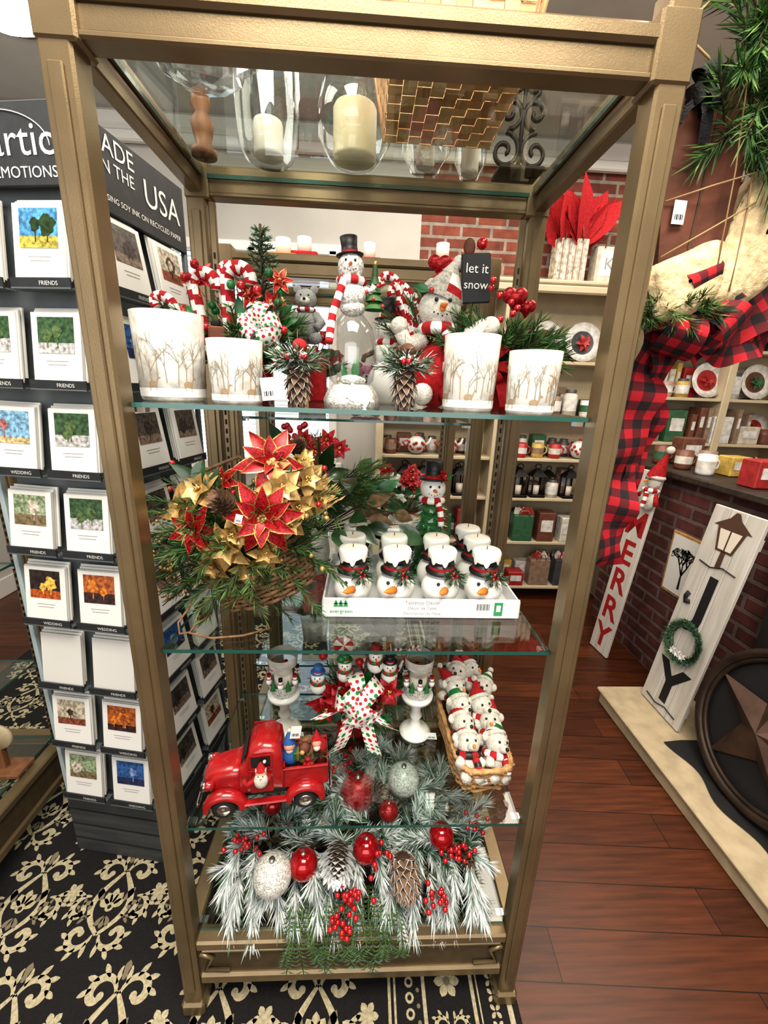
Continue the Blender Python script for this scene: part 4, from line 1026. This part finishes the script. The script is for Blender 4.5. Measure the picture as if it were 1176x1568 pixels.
pal=[((.07,.24,.45),(.35,.30,.06),(.015,.04,.01)),((.03,.02,.02),(.4,.09,.02),(.7,.4,.08)),((.04,.09,.04),(.4,.4,.4),(.08,.13,.05)),((.2,.38,.55),(.5,.4,.22),(.4,.15,.15)),((.08,.07,.06),(.2,.15,.12),(.04,.03,.03)),((.35,.10,.03),(.04,.02,.02),(.6,.2,.03)),((.25,.32,.2),(.18,.14,.08),(.5,.45,.38)),((.03,.10,.28),(.02,.03,.09),(.18,.27,.5)),((.42,.38,.3),(.22,.07,.04),(.07,.04,.03))]
pm=[[mat('card_print_%d_%d'%(i,j),c,.35,0,.55,110) for j,c in enumerate(p)] for i,p in enumerate(pal)]
g=M();zs=(1.875,1.66,1.445,1.23,1.015,.80,.585,.375)
envm=mat('envelope_white',(.64,.64,.61),.6)
def pocket(T,cx,z,kind,blank,seed):
    q=random.Random(seed);base=T@TL(cx,-.03,z-.075)@RX(-.14)@RY(q.uniform(-.015,.015))
    g.T=base
    for k in range(3): g.box((q.uniform(-.003,.003),.004+.006*k,.08+.006*k),(.128,.004,.160),envm)
    if not blank:
        g.box((0,-.001,.080),(.124,.003,.156),paper)
        w,h=.092,.080;zc=.108;p=pm[kind];yb=-.0032
        def quad(x0,x1,z0,z1,m,l): g.add([(x0,yb-l*.0004,z0),(x1,yb-l*.0004,z0),(x1,yb-l*.0004,z1),(x0,yb-l*.0004,z1)],[(0,1,2,3)],m)
        quad(-w/2,w/2,zc-h/2,zc+h/2,p[0],0);quad(-w/2,w/2,zc-h/2,zc-h*q.uniform(.1,.3),p[1],1)
        for t in range(q.choice((1,2,4))):
            bx=q.uniform(-w*.28,w*.28);bz=zc+q.uniform(-.1,.12)*h;rr=q.uniform(.12,.24)*h
            g.add([(bx+rr*(1+.2*sin(5*a+seed)+.1*sin(11*a))*cos(a),yb-.0009-.0001*t,bz+rr*1.15*(1+.15*cos(3*a)+.08*cos(9*a))*sin(a)) for a in[2*pi*s/26 for s in range(26)]],[tuple(range(26))],p[2] if t<3 else p[0])
            g.add([(bx-.0015,yb-.0008,zc-h*.35),(bx+.0015,yb-.0008,zc-h*.35),(bx+.0015,yb-.0008,bz),(bx-.0015,yb-.0008,bz)],[(0,1,2,3)],p[2])
        for k in range(2): quad(-.028+.004*k,.028-.004*k,.050-k*.008,.0515-k*.008,grey,0)
    g.T=T
    g.box((cx,-.034,z-.078),(.145,.004,.022),dark);g.box((cx,-.02,z-.088),(.145,.034,.003),steel)
    g.text('WEDDING' if kind%2 else 'FRIENDS',.012,textm,TL(cx+.02,-.0366,z-.082)@FR)
    g.T=None
for ri,z in enumerate(zs):
    for ci in range(2):
        kA=[[0,0],[2,2],[3,2],[6,2],[1,5],[0,0],[8,5],[6,7]][ri][1-ci];kB=R.choice((4,7,8,4))
        pocket(TL(0,-.006,0),-.088-ci*.165,z,kA,ri==5,ri*7+ci)
        pocket(TL(.006,0,0)@RZ(pi/2),.10+ci*.175,z,kB,False,100+ri*7+ci)
g.done('greeting_cards',parent=rk)

# ------------------------------------------------------------------ back wall shelving + goods
def shelving(name,x0,x1,y0,zs_,htop):
    g=M();yb=Y1-.012;xc=(x0+x1)/2
    g.box((xc,yb,htop/2+.01),(x1-x0,.02,htop-.02),cream)
    for x in[x0,x1]+([xc] if x1-x0>1 else[]): g.box((x,(y0+yb)/2,htop/2),(.03,yb-y0,htop),cream,bev=.004);g.box((x,y0-.006,htop/2),(.055,.016,htop),cream,bev=.004)
    for z in zs_: g.box((xc,(y0+yb)/2,z-.011),(x1-x0-.03,yb-y0-.01,.022),cream,bev=.003)
    g.box((xc,(y0+yb)/2-.012,htop+.012),(x1-x0+.09,yb-y0+.03,.028),cream,bev=.008);g.box((xc,y0-.014,htop-.03),(x1-x0+.04,.03,.05),cream,bev=.01)
    return g.done(name)
ys=3.02
shelving('cream_display_bookcase',.10,1.78,ys,(.12,.5,.85,1.0+.15,1.46,1.83),2.30)
shelving('cream_display_bookcase',1.95,3.2,ys,(.12,.55,.95,1.3,1.62,1.95),2.30)
gm=[mat('goods_%d'%i,c,.4,0,.2,30) for i,c in enumerate([(.6,.58,.52),(.35,.03,.03),(.04,.12,.06),(.5,.35,.09),(.07,.07,.08),(.26,.18,.13),(.55,.5,.42),(.4,.27,.23),(.65,.64,.62),(.15,.06,.04)])]
def goods(name,x0,x1,Y,Z,hmax,seed,kinds,sc=1.25):
    q=random.Random(seed);g=M();X=x0;hmax=hmax/sc;x=y=z=0
    while True:
        k=q.choice(kinds);m=q.choice(gm)
        wid={'mug':.10,'plate':min(.1,hmax*.42)*2.05,'jar':.082,'teapot':.19,'box':.13,'book':.04,'bag':.15,'lantern':.11}[k]*sc
        if X+wid>x1: break
        X+=wid/2
        g.T=TL(X,Y+q.uniform(-.012,.012),Z)@Matrix.Scale(sc,4)
        if k=='mug':
            r=.035;h=.085;g.lathe([(.0001,0),(r*.9,0),(r,.01),(r,h),(r-.004,h),(r-.005,.01),(.0001,.01)],m,16,(x,y,z));g.lathe([(r+.0006,h*.3),(r+.0006,h*.7)],q.choice(gm),16,(x,y,z));g.tube([(x+r,y,z+.02),(x+r+.018,y,z+.03),(x+r+.02,y,z+.055),(x+r,y,z+.07)],.005,m,6)
        elif k=='plate':
            r=min(.1,hmax*.42);g.lathe([(.0001,0),(r*.6,.0),(r,.015),(r,.019),(r*.6,.005),(.0001,.005)],m,24,(x,y+.03,z+r*.98),mf=lambda i,j:m if i in(0,1) else gm[8] if i==3 else m,rot=RX(pi/2-.2).to_3x3())
            g.flower((x,y+.008,z+r*.98),(0,-1,.2),r*.45,q.choice((gm[1],gm[2])))
        elif k=='jar':
            r=.036;h=q.uniform(.1,.14);g.lathe([(.0001,0),(r,0),(r,h*.8),(r*.7,h*.87),(r*.7,h)],m,16,(x,y,z));g.lathe([(r*.75,h*.87),(r*.75,h),(.0001,h)],gm[4],16,(x,y,z));g.lathe([(r+.0006,h*.2),(r+.0006,h*.65)],gm[8],16,(x,y,z))
        elif k=='teapot':
            g.ball((x,y,z+.055),.055,gm[8],18,12,(1,1,.95));g.ball((x,y,z+.11),.012,gm[1],8,6);g.tube([(x+.045,y,z+.05),(x+.075,y,z+.07),(x+.085,y,z+.1)],[.012,.009,.006],gm[8],8);g.tube([(x-.05,y,z+.08),(x-.082,y,z+.07),(x-.05,y,z+.03)],.006,gm[1],6)
            for t in range(12): a=-pi/2+(t-5.5)*.22;g.ball((x+.054*cos(a),y+.054*sin(a),z+.055+.02*sin(t*1.7)),.009,gm[1],6,5)
        elif k=='box':
            a,b_=q.uniform(.08,.12),q.uniform(.08,min(.2,hmax*.8));g.box((x,y,z+b_/2),(a,.08,b_),m,bev=.004);g.box((x,y-.041,z+b_*.55),(a*.7,.002,b_*.4),gm[8])
        elif k=='book':
            a,b_=q.uniform(.02,.036),q.uniform(.14,min(.22,hmax*.85));g.box((x,y,z+b_/2),(a,.10,b_),m,bev=.002);g.box((x,y-.0505,z+b_*.6),(a*.6,.001,b_*.3),gm[8])
        elif k=='bag':
            a,b_=.12,min(.18,hmax*.65);g.box((x,y,z+b_/2),(a,.07,b_),m,bev=.004);g.tube([(x-.03,y-.036,z+b_),(x-.02,y-.036,z+b_+.03),(x+.02,y-.036,z+b_+.03),(x+.03,y-.036,z+b_)],.003,gm[5],5)
            for t in range(7): g.leaf((x+q.uniform(-.04,.04),y,z+b_*.9),(q.uniform(-.5,.5),q.uniform(-.3,.3),1),(0,-1,0),.06,.05,q.choice((gm[1],gm[0])),4)
        elif k=='lantern':
            for dx in(-.035,.035):
                for dy in(-.035,.035): g.tube([(x+dx,y+dy,z+.01),(x+dx,y+dy,z+.13)],.005,blackm,5)
            g.box((x,y,z+.008),(.09,.09,.014),blackm,bev=.002);g.lathe([(.065,0),(.02,.04),(.0001,.045)],blackm,4,(x,y,z+.128),rot=RZ(pi/4).to_3x3(),smooth=False);g.lathe([(.0001,.015),(.02,.015),(.02,.07),(.0001,.07)],candlew,12,(x,y,z));N=12;g.tube([(x+.018*cos(2*pi*t/N),y,z+.185+.015*sin(2*pi*t/N)) for t in range(N)],.003,blackm,5,True)
        X+=wid/2+q.uniform(.0,.006)
    g.T=None
    return g.done(name)
yy=3.10
def two(name,x0,x1,z,h,s,kf,kb,sc=1.25):
    goods(name,x0,x1,3.09,z,h,s,kf,sc);goods(name,x0,x1,3.20,z,h,s+300,kb,1.1)
for(xa,xb,o) in((.125,.90,0),(.965,1.755,1)):
    two('tin_and_mug_collection',xa,xb,1.46,.34,1+o,('jar','mug','jar'),('box','jar'),1.35)
    two('teapot_collection',xa,xb,1.15,.28,3+o,('mug','teapot','jar'),('jar','box'))
    two('decorative_plate_collection',xa,xb,1.83,.42,5+o,('plate','jar','mug'),('plate','box'),1.35)
    two('lantern_collection',xa,xb,.85,.27,7+o,('lantern','jar'),('lantern','box'))
    two('gift_box_collection',xa,xb,.5,.32,9+o,('box','bag'),('box','book'),1.3)
    two('gift_box_collection',xa,xb,.12,.34,31+o,('box','bag'),('box','bag'),1.35)
for i,(z,kk,hm) in enumerate(((1.95,('box','book','bag','plate'),.32),(1.62,('mug','plate','jar'),.3),(1.3,('book','mug','box'),.3),(.95,('box','bag'),.3),(.55,('box','lantern'),.35))):
    two('shop_goods_collection',1.975,3.17,z,hm,20+i,kk,('book','box','plate'),1.3)
g=M();kraft=mat('birch_bag_print',(.45,.41,.34),.7,0,.5,40)
g.box((0,0,.13),(.21,.1,.26),kraft,bev=.004)
for k in range(9): g.box((-.09+k*.022,-.0505,.13),(.004+.003*(k%2),.001,.24),gm[5] if k%2 else gm[8])
for k in range(44):
    g.leaf((R.uniform(-.09,.09),R.uniform(-.03,.03),.20),(R.uniform(-.8,.8),R.uniform(-.3,.3),1),(R.uniform(-1,1),-1,0),R.uniform(.20,.42),.15,redf,4,.4,.1,None,1)
g.tube([(-.06,-.052,.25),(-.04,-.054,.36),(.04,-.054,.36),(.06,-.052,.25)],.005,wick,6)
g.done('gift_bag_with_red_tissue',(1.33,3.12,2.328))
g=M();g.box((0,0,.11),(.17,.1,.22),gm[6],bev=.004);g.box((0,-.051,.12),(.12,.001,.15),paper);g.text('K',.10,grey,TL(0,-.053,.085)@FR);g.tube([(-.04,-.052,.21),(-.03,-.054,.29),(.03,-.054,.29),(.04,-.052,.21)],.004,wick,6);g.done('monogram_gift_bag',(1.58,3.11,2.328))

# items on rear etagere
g=M()
for i,(x,m,r,h) in enumerate(((-.26,orange,.05,.07),(-.1,black,.075,.012),(.03,redf,.04,.07),(.17,black,.085,.012),(-.2,redf,.05,.1),(.28,redf,.045,.08))):
    if r>.07: g.lathe([(.0001,0),(r*.6,0),(r,h),(r,h+.004),(.0001,.006)],m,28,(x,.0,0))
    else: g.box((x,.02 if i!=4 else .1,h/2),(r*2,.08,h),m,bev=.005);g.lathe([(.0001,h),(r*.5,h),(r*.5,h+.05),(.0001,h+.05)],candlew,16,(x,.02 if i!=4 else .1,0))
g.done('assorted_candle_boxes',(-.03,1.60,1.98-.028))
def floral(name,loc,cols_,n=14,h=.3):
    g=M();g.lathe([(.0001,0),(.05,0),(.06,.1),(.052,.1),(.0001,.09)],frostw,20)
    for k in range(n):
        a=k*2.4;p=V((.1*cos(a)*R.uniform(.3,1),.07*sin(a)*R.uniform(.3,1),h*R.uniform(.6,1)));g.tube([(0,0,.09),p],.0015,greeny,4);g.flower(p,(p.x*4,-.7,.6),.035,R.choice(cols_),None,.6,((6,1,.2),(5,.6,.7)),golds)
        g.leaf(p*.8,(cos(a),-.3,.1),(0,-1,.4),.06,.03,greeny);g.pine((0,0,.1),(cos(a),sin(a),.8),.16,[green],30,.03,.001)
    return g.done(name,loc)
floral('pink_flower_arrangement',(-.22,1.62,1.0),[pinkp,redf],16,.38);floral('red_flower_arrangement',(-.2,1.62,1.5),[redf,redgl],12,.28);floral('white_flower_arrangement',(.17,1.64,1.5),[white,pinkp],12,.3)
floral('pink_flower_arrangement',(.16,1.64,1.0),[redgl,white],12,.3)
bear('plush_bear',(.0,1.66,1.5),pinkp,.9);bear('plush_bear',(.1,1.62,.55),greyp,1.2)
floral('red_flower_arrangement',(-.2,1.62,.55),[redf],12,.3)

# left etagere goods
g=M();g.box((0,0,.008),(.14,.08,.016),woodd,bev=.003);g.box((0,0,.05),(.02,.02,.09),woodd);g.lathe([(.0001,-.008),(.045,-.008),(.05,0),(.045,.008),(.0001,.008)],creamw,24,(0,0,.14),rot=RX(pi/2).to_3x3());g.done('wooden_ornament_stand',(-1.22,1.2,S4))
goods('ceramic_mug_collection',-1.75,-1.2,1.2,.62,.3,60,('mug','jar'));goods('ceramic_mug_collection',-1.75,-1.2,1.2,1.0,.3,61,('mug','box'))

# ------------------------------------------------------------------ right side: counter, plinth, signs
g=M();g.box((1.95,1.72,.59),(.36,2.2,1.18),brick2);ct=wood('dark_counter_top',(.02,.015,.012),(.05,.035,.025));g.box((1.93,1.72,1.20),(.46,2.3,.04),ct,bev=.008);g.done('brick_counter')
g=M();g.box((1.53,1.27,.035),(.44,1.2,.07),creamw,bev=.004);g.box((1.53,1.27,.078),(.47,1.23,.018),creamw,bev=.006);g.done('cream_plinth')
g=M()
for i in range(3): g.box((-.09+.09*i,0,.53),(.088,.018,1.06),whitewood,bev=.003)
for z in(.1,.95): g.box((0,.012,z),(.26,.012,.05),whitewood)
g.text('J',.30,slate,TL(.01,-.0105,.53)@FR,bold=.03);g.text('Y',.28,slate,TL(0,-.0105,.07)@FR,bold=.03)
g.tube([(-.065,-.011,.585),(-.085,-.011,.575),(-.095,-.011,.60),(-.085,-.011,.625)],.012,slate,6)
for k in range(110):
    a=k*2*pi/110;g.pine((.075*cos(a),-.014,.40+.075*sin(a)),(cos(a+1.2),-.4,sin(a+1.2)),.045,[green,frostg],30,.026,.0013,.05)
for k in range(3): g.flower((-.03+.03*k,-.03,.335),(0,-1,.1),.024,white)
lm=mat('sign_lantern_brown',(.09,.045,.028),.6)
def fl2(p,m,l=0): g.add([(x,-.0112-l*.0006,z) for x,z in p],[tuple(range(len(p)))],m)
fl2([(-.014,.79),(.014,.79),(.012,.87),(-.012,.87)],lm);fl2([(-.045,.865),(.045,.865),(.075,.975),(-.075,.975)],lm);fl2([(-.10,.975),(.10,.975),(.03,1.02),(.01,1.05),(-.01,1.05),(-.03,1.02)],lm)
fl2([(-.035,.875),(-.004,.875),(-.004,.965),(-.058,.965)],candlew,1);fl2([(.004,.875),(.035,.875),(.058,.965),(.004,.965)],candlew,1)
for z in(.02,.77): g.tube([(-.1,-.012,z+.02),(-.03,-.014,z+.01),(.03,-.014,z+.03),(.1,-.012,z+.02)],.003,black,5)
j=g.done('joy_porch_sign');j.rotation_euler=(-.13,0,-pi/2);j.location=(1.51,1.69,.092)
g=M()
g.box((0,0,.6),(.17,.018,1.2),whitewood,bev=.003)
for k,ch in enumerate('YRREM'): g.text(ch,.21,redf,TL(0,-.0105,.05+k*.19)@FR,bold=.02)
# santa climbing on the sign edge
g.ball((.06,-.035,1.05),.055,plush,16,10,(1,.6,1.3));g.ball((.07,-.04,1.15),.045,plush,16,10,(1,.7,1));face(g,(.07,-.045,1.15),.045)
g.lathe([(.048,0),(.044,.02),(.028,.07),(.01,.13),(.002,.17)],redf,16,(.07,-.04,1.175),rot=RY(.25).to_3x3());N=16;g.tube([(.07+.047*cos(2*pi*q/N),-.04+.035*sin(2*pi*q/N),1.175) for q in range(N)],.012,plush,6,True);g.ball((.115,-.04,1.335),.022,plush,12,8)
scarf(g,(.065,-.04,1.10),.036,.014,tail=[(.01,-.03,0),(.02,-.04,-.05),(.02,-.045,-.10)]);g.tube([(.03,-.035,1.08),(-.03,-.035,1.05)],.014,redf,7);g.tube([(.10,-.035,1.08),(.13,-.035,1.02)],.014,redf,7)
j=g.done('merry_porch_sign');j.rotation_euler=(-.10,0,-pi/2+.1);j.location=(1.56,2.33,.004)
g=M();g.box((0,0,0),(.26,.015,.36),wickl,bev=.004);g.box((0,-.008,0),(.225,.004,.325),paper)
q=random.Random(3)
def brn(x,z,a,L,w,k):
    x1=x+sin(a)*L;z1=z+cos(a)*L;n=V((cos(a),-sin(a)))*w
    g.add([(x-n.x,-.0105,z-n.y),(x+n.x,-.0105,z+n.y),(x1+n.x*.6,-.0105,z1+n.y*.6),(x1-n.x*.6,-.0105,z1-n.y*.6)],[(0,1,2,3)],slate)
    if k:
        for t in range(3): brn(x1,z1,a+q.uniform(-.9,.9),L*.68,w*.7,k-1)
brn(0,-.13,0,.085,.009,5)
j=g.done('framed_tree_print');j.rotation_euler=(0,0,-pi/2);j.location=(1.76,2.05,.72)
g=M();vs=[(0,-.07,0)]
for k in range(10):
    a=pi/2+k*pi/5;r=.28 if k%2==0 else .115;vs.append((r*cos(a),0,r*sin(a)))
bronze2=mat('bronze_star',(.085,.050,.036),.5,.4,.3,10)
g.add(vs,[(0,1+k,1+(k+1)%10) for k in range(10)],bronze2)
N=48
for rr,t in((.30,.020),(.275,.010)): g.tube([(rr*cos(2*pi*k/N),0,rr*sin(2*pi*k/N)) for k in range(N)],t,bronze,8,True)
g.add([(.28*cos(2*pi*k/N),.012,.28*sin(2*pi*k/N)) for k in range(N)],[tuple(range(N))],slate)
j=g.done('round_barn_star');j.rotation_euler=(-.22,0,-pi/2);j.location=(1.53,1.20,.088+.325)
# draped black cloth over counter and plinth
g=M();vs=[];fs=[];n=44
for i in range(n+1):
    y=.70+.80*i/n;w1=.02*sin(i*.9);w2=.02*sin(i*.37+1)
    prof=[(1.9,1.226),(1.75,1.226),(1.685,1.222),(1.675,1.0),(1.68+w1*.3,.8),(1.68+w1*.5,.6),(1.68+w1*.7,.4),(1.67+w1+w2*.3,.2),(1.66+w1*.3,.10),(1.60,.095+.008*abs(sin(i*.8))),(1.50+w2,.094+.01*abs(sin(i*.6+1))),(1.42+w2,.092)]
    for p in prof: vs.append((p[0],y,p[1]))
mm=len(prof)-1
for i in range(n):
    for k in range(mm): fs.append((i*(mm+1)+k,i*(mm+1)+k+1,(i+1)*(mm+1)+k+1,(i+1)*(mm+1)+k))
g.add(vs,fs,mat('black_velvet',(.012,.012,.013),.9),True);g.done('draped_black_cloth')
# counter goods
g=M()
for k in range(60):
    t=k/60;a=k*2.4;g.pine((0,0,.05+.28*t),(cos(a),sin(a),.25),.09*(1-t)+.015,[green,frost],30,.022,.0012,.1)
g.tube([(0,0,0),(0,0,.34)],.006,stem,6);g.lathe([(.0001,0),(.03,0),(.035,.05),(.0001,.05)],wick,12)
tr=g.done('mini_frosted_tree',(1.86,1.62,1.222));inst(tr,'mini_frosted_tree',(2.0,1.50,1.222),1)
goods('counter_gift_collection',1.76,2.12,2.15,1.222,.2,71,('box','mug'));goods('counter_gift_collection',1.76,2.12,2.5,1.222,.24,72,('mug','jar','box'));goods('counter_gift_collection',1.76,2.12,1.85,1.222,.2,73,('mug','box'));goods('counter_gift_collection',1.76,2.12,2.32,1.222,.24,75,('jar','mug'))
g=M();g.box((0,0,.05),(.14,.09,.1),white,bev=.003);g.add([(-.08,-.055,.1),(.08,-.055,.1),(.08,.055,.1),(-.08,.055,.1),(-.08,0,.16),(.08,0,.16)],[(0,1,5,4),(2,3,4,5),(0,4,3),(1,2,5)],frost2)
for x in(-.04,.04): g.box((x,-.046,.06),(.025,.003,.03),slot)
g.box((0,-.046,.03),(.025,.003,.055),woodd);g.box((.04,.01,.16),(.02,.02,.04),white);g.done('white_ceramic_house',(1.84,1.36,1.23),-1.2)

# ------------------------------------------------------------------ hanging decoration + plaid ribbon
g=M()
def slab(pts,y0,y1,m):
    n=len(pts);vs=[(p[0],y0,p[1]) for p in pts]+[(p[0],y1,p[1]) for p in pts]
    g.add(vs,[tuple(range(n)),tuple(range(2*n-1,n-1,-1))]+[(i,(i+1)%n,(i+1)%n+n,i+n) for i in range(n)],m)
slab([(-.095,-.02),(-.115,.12),(-.105,.245),(-.02,.29),(.015,.26),(.01,.02)],-.015,.015,brown)
slab([(-.055,-.0),(-.05,.26),(-.046,.26),(-.051,.0)],-.017,-.015,stem)
def puff(pts,m,th=.025):
    c=V((sum(p[0] for p in pts)/len(pts),sum(p[1] for p in pts)/len(pts)));vs=[];fs=[];n=len(pts);rings=((1,0),(.93,.7),(.7,.95),(.35,1.0),(.05,1.02))
    for q_,h in rings:
        for p in pts: vs.append((c.x+(p[0]-c.x)*q_,-.012-th*h,c.y+(p[1]-c.y)*q_))
    for r_ in range(len(rings)-1):
        for i in range(n): k=(i+1)%n;fs.append((r_*n+i,r_*n+k,(r_+1)*n+k,(r_+1)*n+i))
    for p in pts: vs.append((p[0],.012,p[1]))
    b=len(rings)*n
    for i in range(n):k=(i+1)%n;fs.append((i,k,b+k,b+i))
    fs.append(tuple(b+i for i in range(n)));g.add(vs,fs,m,True)
def dense(pts,k=4):
    out=[];n=len(pts)
    for i in range(n):
        p0,p1,p2,p3=[V(pts[(i+q-1)%n]) for q in range(4)]
        for j_ in range(k):
            t=j_/k;p=.5*((2*p1)+(-p0+p2)*t+(2*p0-5*p1+4*p2-p3)*t*t+(-p0+3*p1-3*p2+p3)*t**3);out.append((p.x,p.y))
    return out
puff(dense([(-.10,-.04),(-.115,.0),(-.06,.03),(.0,.05),(.02,-.02),(-.03,-.07),(-.08,-.075)]),batting)
puff(dense([(.0,-.05),(.005,.03),(.02,.10),(.04,.15),(.075,.165),(.11,.14),(.125,.07),(.11,.0),(.06,-.05)]),batting)
for q_ in((-.11,.1,.02,.14),(-.1,.02,.03,.10),(-.02,.28,-.01,.0),(.02,.2,.02,-.03)): g.tube([(q_[0],-.02,q_[1]),((q_[0]+q_[2])/2,-.034,(q_[1]+q_[3])/2),(q_[2],-.036,q_[3])],.0014,twine,5)
blackw=mat('black_wool',(.012,.012,.013),.95,0,.3,100,.9,300)
g.ball((-.085,-.026,.245),.018,blackw,12,8,(1,.6,1.1));g.bow((-.085,-.026,.245),(0,-1,0),.032,.028,blackw,4,.5,.5)
for s_ in(-1,1): g.ribbon([(-.085,-.028,.24),(-.10+.02*s_,-.036,.21),(-.105+.03*s_,-.032,.175)],(1,.2,.2),.022,blackw)
for k in range(90):
    g.pine((R.uniform(-.03,.09),R.uniform(-.03,.02),R.uniform(.18,.40)),(R.uniform(-.6,.9),R.uniform(-.9,.3),R.uniform(-.7,1)),R.uniform(.08,.14),[green,green2],75,.05,.0012,.3)
for k in range(26): g.pine((R.uniform(-.12,.0),R.uniform(-.02,.02),-.055),(R.uniform(-.8,.6),-.4,R.uniform(-.5,.2)),.055,[green,green2],40,.028,.001)
tag(g,(-.085,-.022,.085),.022,.034,.1)
g.tube([(-.04,0,.28),(-.10,-.005,.31),(-.147,.0,.30)],.002,twine,5)
g.tube([(-.0,0,.28),(.04,.0,.40),(.05,.0,.50),(-.12,.0,.335),(-.15,0,.28)],.002,twine,5)
g.done('rustic_hanging_decoration',(.59,.80,1.81))
g=M()
def rb(pts,w,sd=0):
    P=[V(p) for p in pts];Q=[]
    for i in range(len(P)-1):
        p0=P[max(i-1,0)];p1=P[i];p2=P[i+1];p3=P[min(i+2,len(P)-1)]
        for k in range(8):
            t=k/8;Q.append(.5*((2*p1)+(-p0+p2)*t+(2*p0-5*p1+4*p2-p3)*t*t+(-p0+3*p1-3*p2+p3)*t**3))
    Q.append(P[-1]);n=len(Q);W_=[]
    for i in range(n):
        Q[i]=Q[i]+V((0,.008*sin(i*.8+sd),0))
        d=(Q[min(i+1,n-1)]-Q[max(i-1,0)]).normalized();s_=d.cross(V((0,-1,.0)));s_.normalize();s_=(s_+V((0,.5*sin(i*.45+sd),0))).normalized();W_.append(s_)
    g._rib(Q,W_,[w*(1+.12*sin(i*.7+sd)) for i in range(n)],w,plaid)
rb([(.10,0,.14),(.06,-.02,.105),(.0,-.01,.06),(-.03,.0,.0),(-.04,-.01,-.1),(-.035,.0,-.22),(-.045,-.01,-.33),(-.035,0,-.44)],.075)
rb([(.10,.02,.05),(.03,.0,.08),(-.0,.0,.04),(.0,.01,-.06),(.0,.02,-.17),(-.01,.02,-.28)],.06,1)
rb([(.28,.05,.20),(.2,.01,.11),(.12,-.02,.07),(.05,-.035,.08),(.0,-.03,.07)],.085,2)
rb([(.26,.03,.12),(.17,.0,.04),(.09,-.03,.02),(.03,-.04,.05),(.0,-.03,.09)],.07,3)
rb([(.30,.02,.16),(.2,.03,.08),(.1,.0,.05),(.02,-.01,.02)],.08,4)
g.bow((.01,-.03,.075),(-.2,-1,.1),.075,.07,plaid,5,.5)
g.done('buffalo_plaid_ribbon',(.575,.84,1.68))

# ------------------------------------------------------------------ lights
def area(name,loc,rot,sx,sy,e,col):
    l=bpy.data.lights.new(name,'AREA');l.shape='RECTANGLE';l.size=sx;l.size_y=sy;l.energy=e;l.color=col;o=bpy.data.objects.new(name,l);COL.objects.link(o);o.location=loc;o.rotation_euler=rot;return o
area('ceiling_light_main',(.1,-.1,3.12),(0,0,0),1.4,.8,78,(1,.90,.76))
area('ceiling_light_right',(1.5,1.2,3.12),(0,0,0),1.2,1.0,22,(1,.87,.72))
area('ceiling_light_left',(-1.5,.9,3.12),(0,0,0),1.0,1.0,26,(1,.93,.84))
area('ceiling_light_back',(.8,2.5,3.12),(0,0,0),2.4,.8,24,(1,.89,.76))
area('front_fill_light',(-.3,-1.7,1.9),(pi/2,0,0),2.6,1.6,28,(.94,.96,1))  # added fill light behind the camera; no window exists in the front wall
w=bpy.data.worlds.new('world');bpy.context.scene.world=w;w.use_nodes=True;bg=w.node_tree.nodes['Background'];bg.inputs[0].default_value=(.75,.87,1,1);bg.inputs[1].default_value=1.6
vs_=bpy.context.scene.view_settings
vs_.view_transform='Standard'
for lk in('Medium High Contrast','Standard - Medium High Contrast'):
    try:
        vs_.look=lk;break
    except Exception as ex: print('look',ex)
vs_.exposure=.40
print('verts',sum(len(m.vertices) for m in bpy.data.meshes),vs_.look)
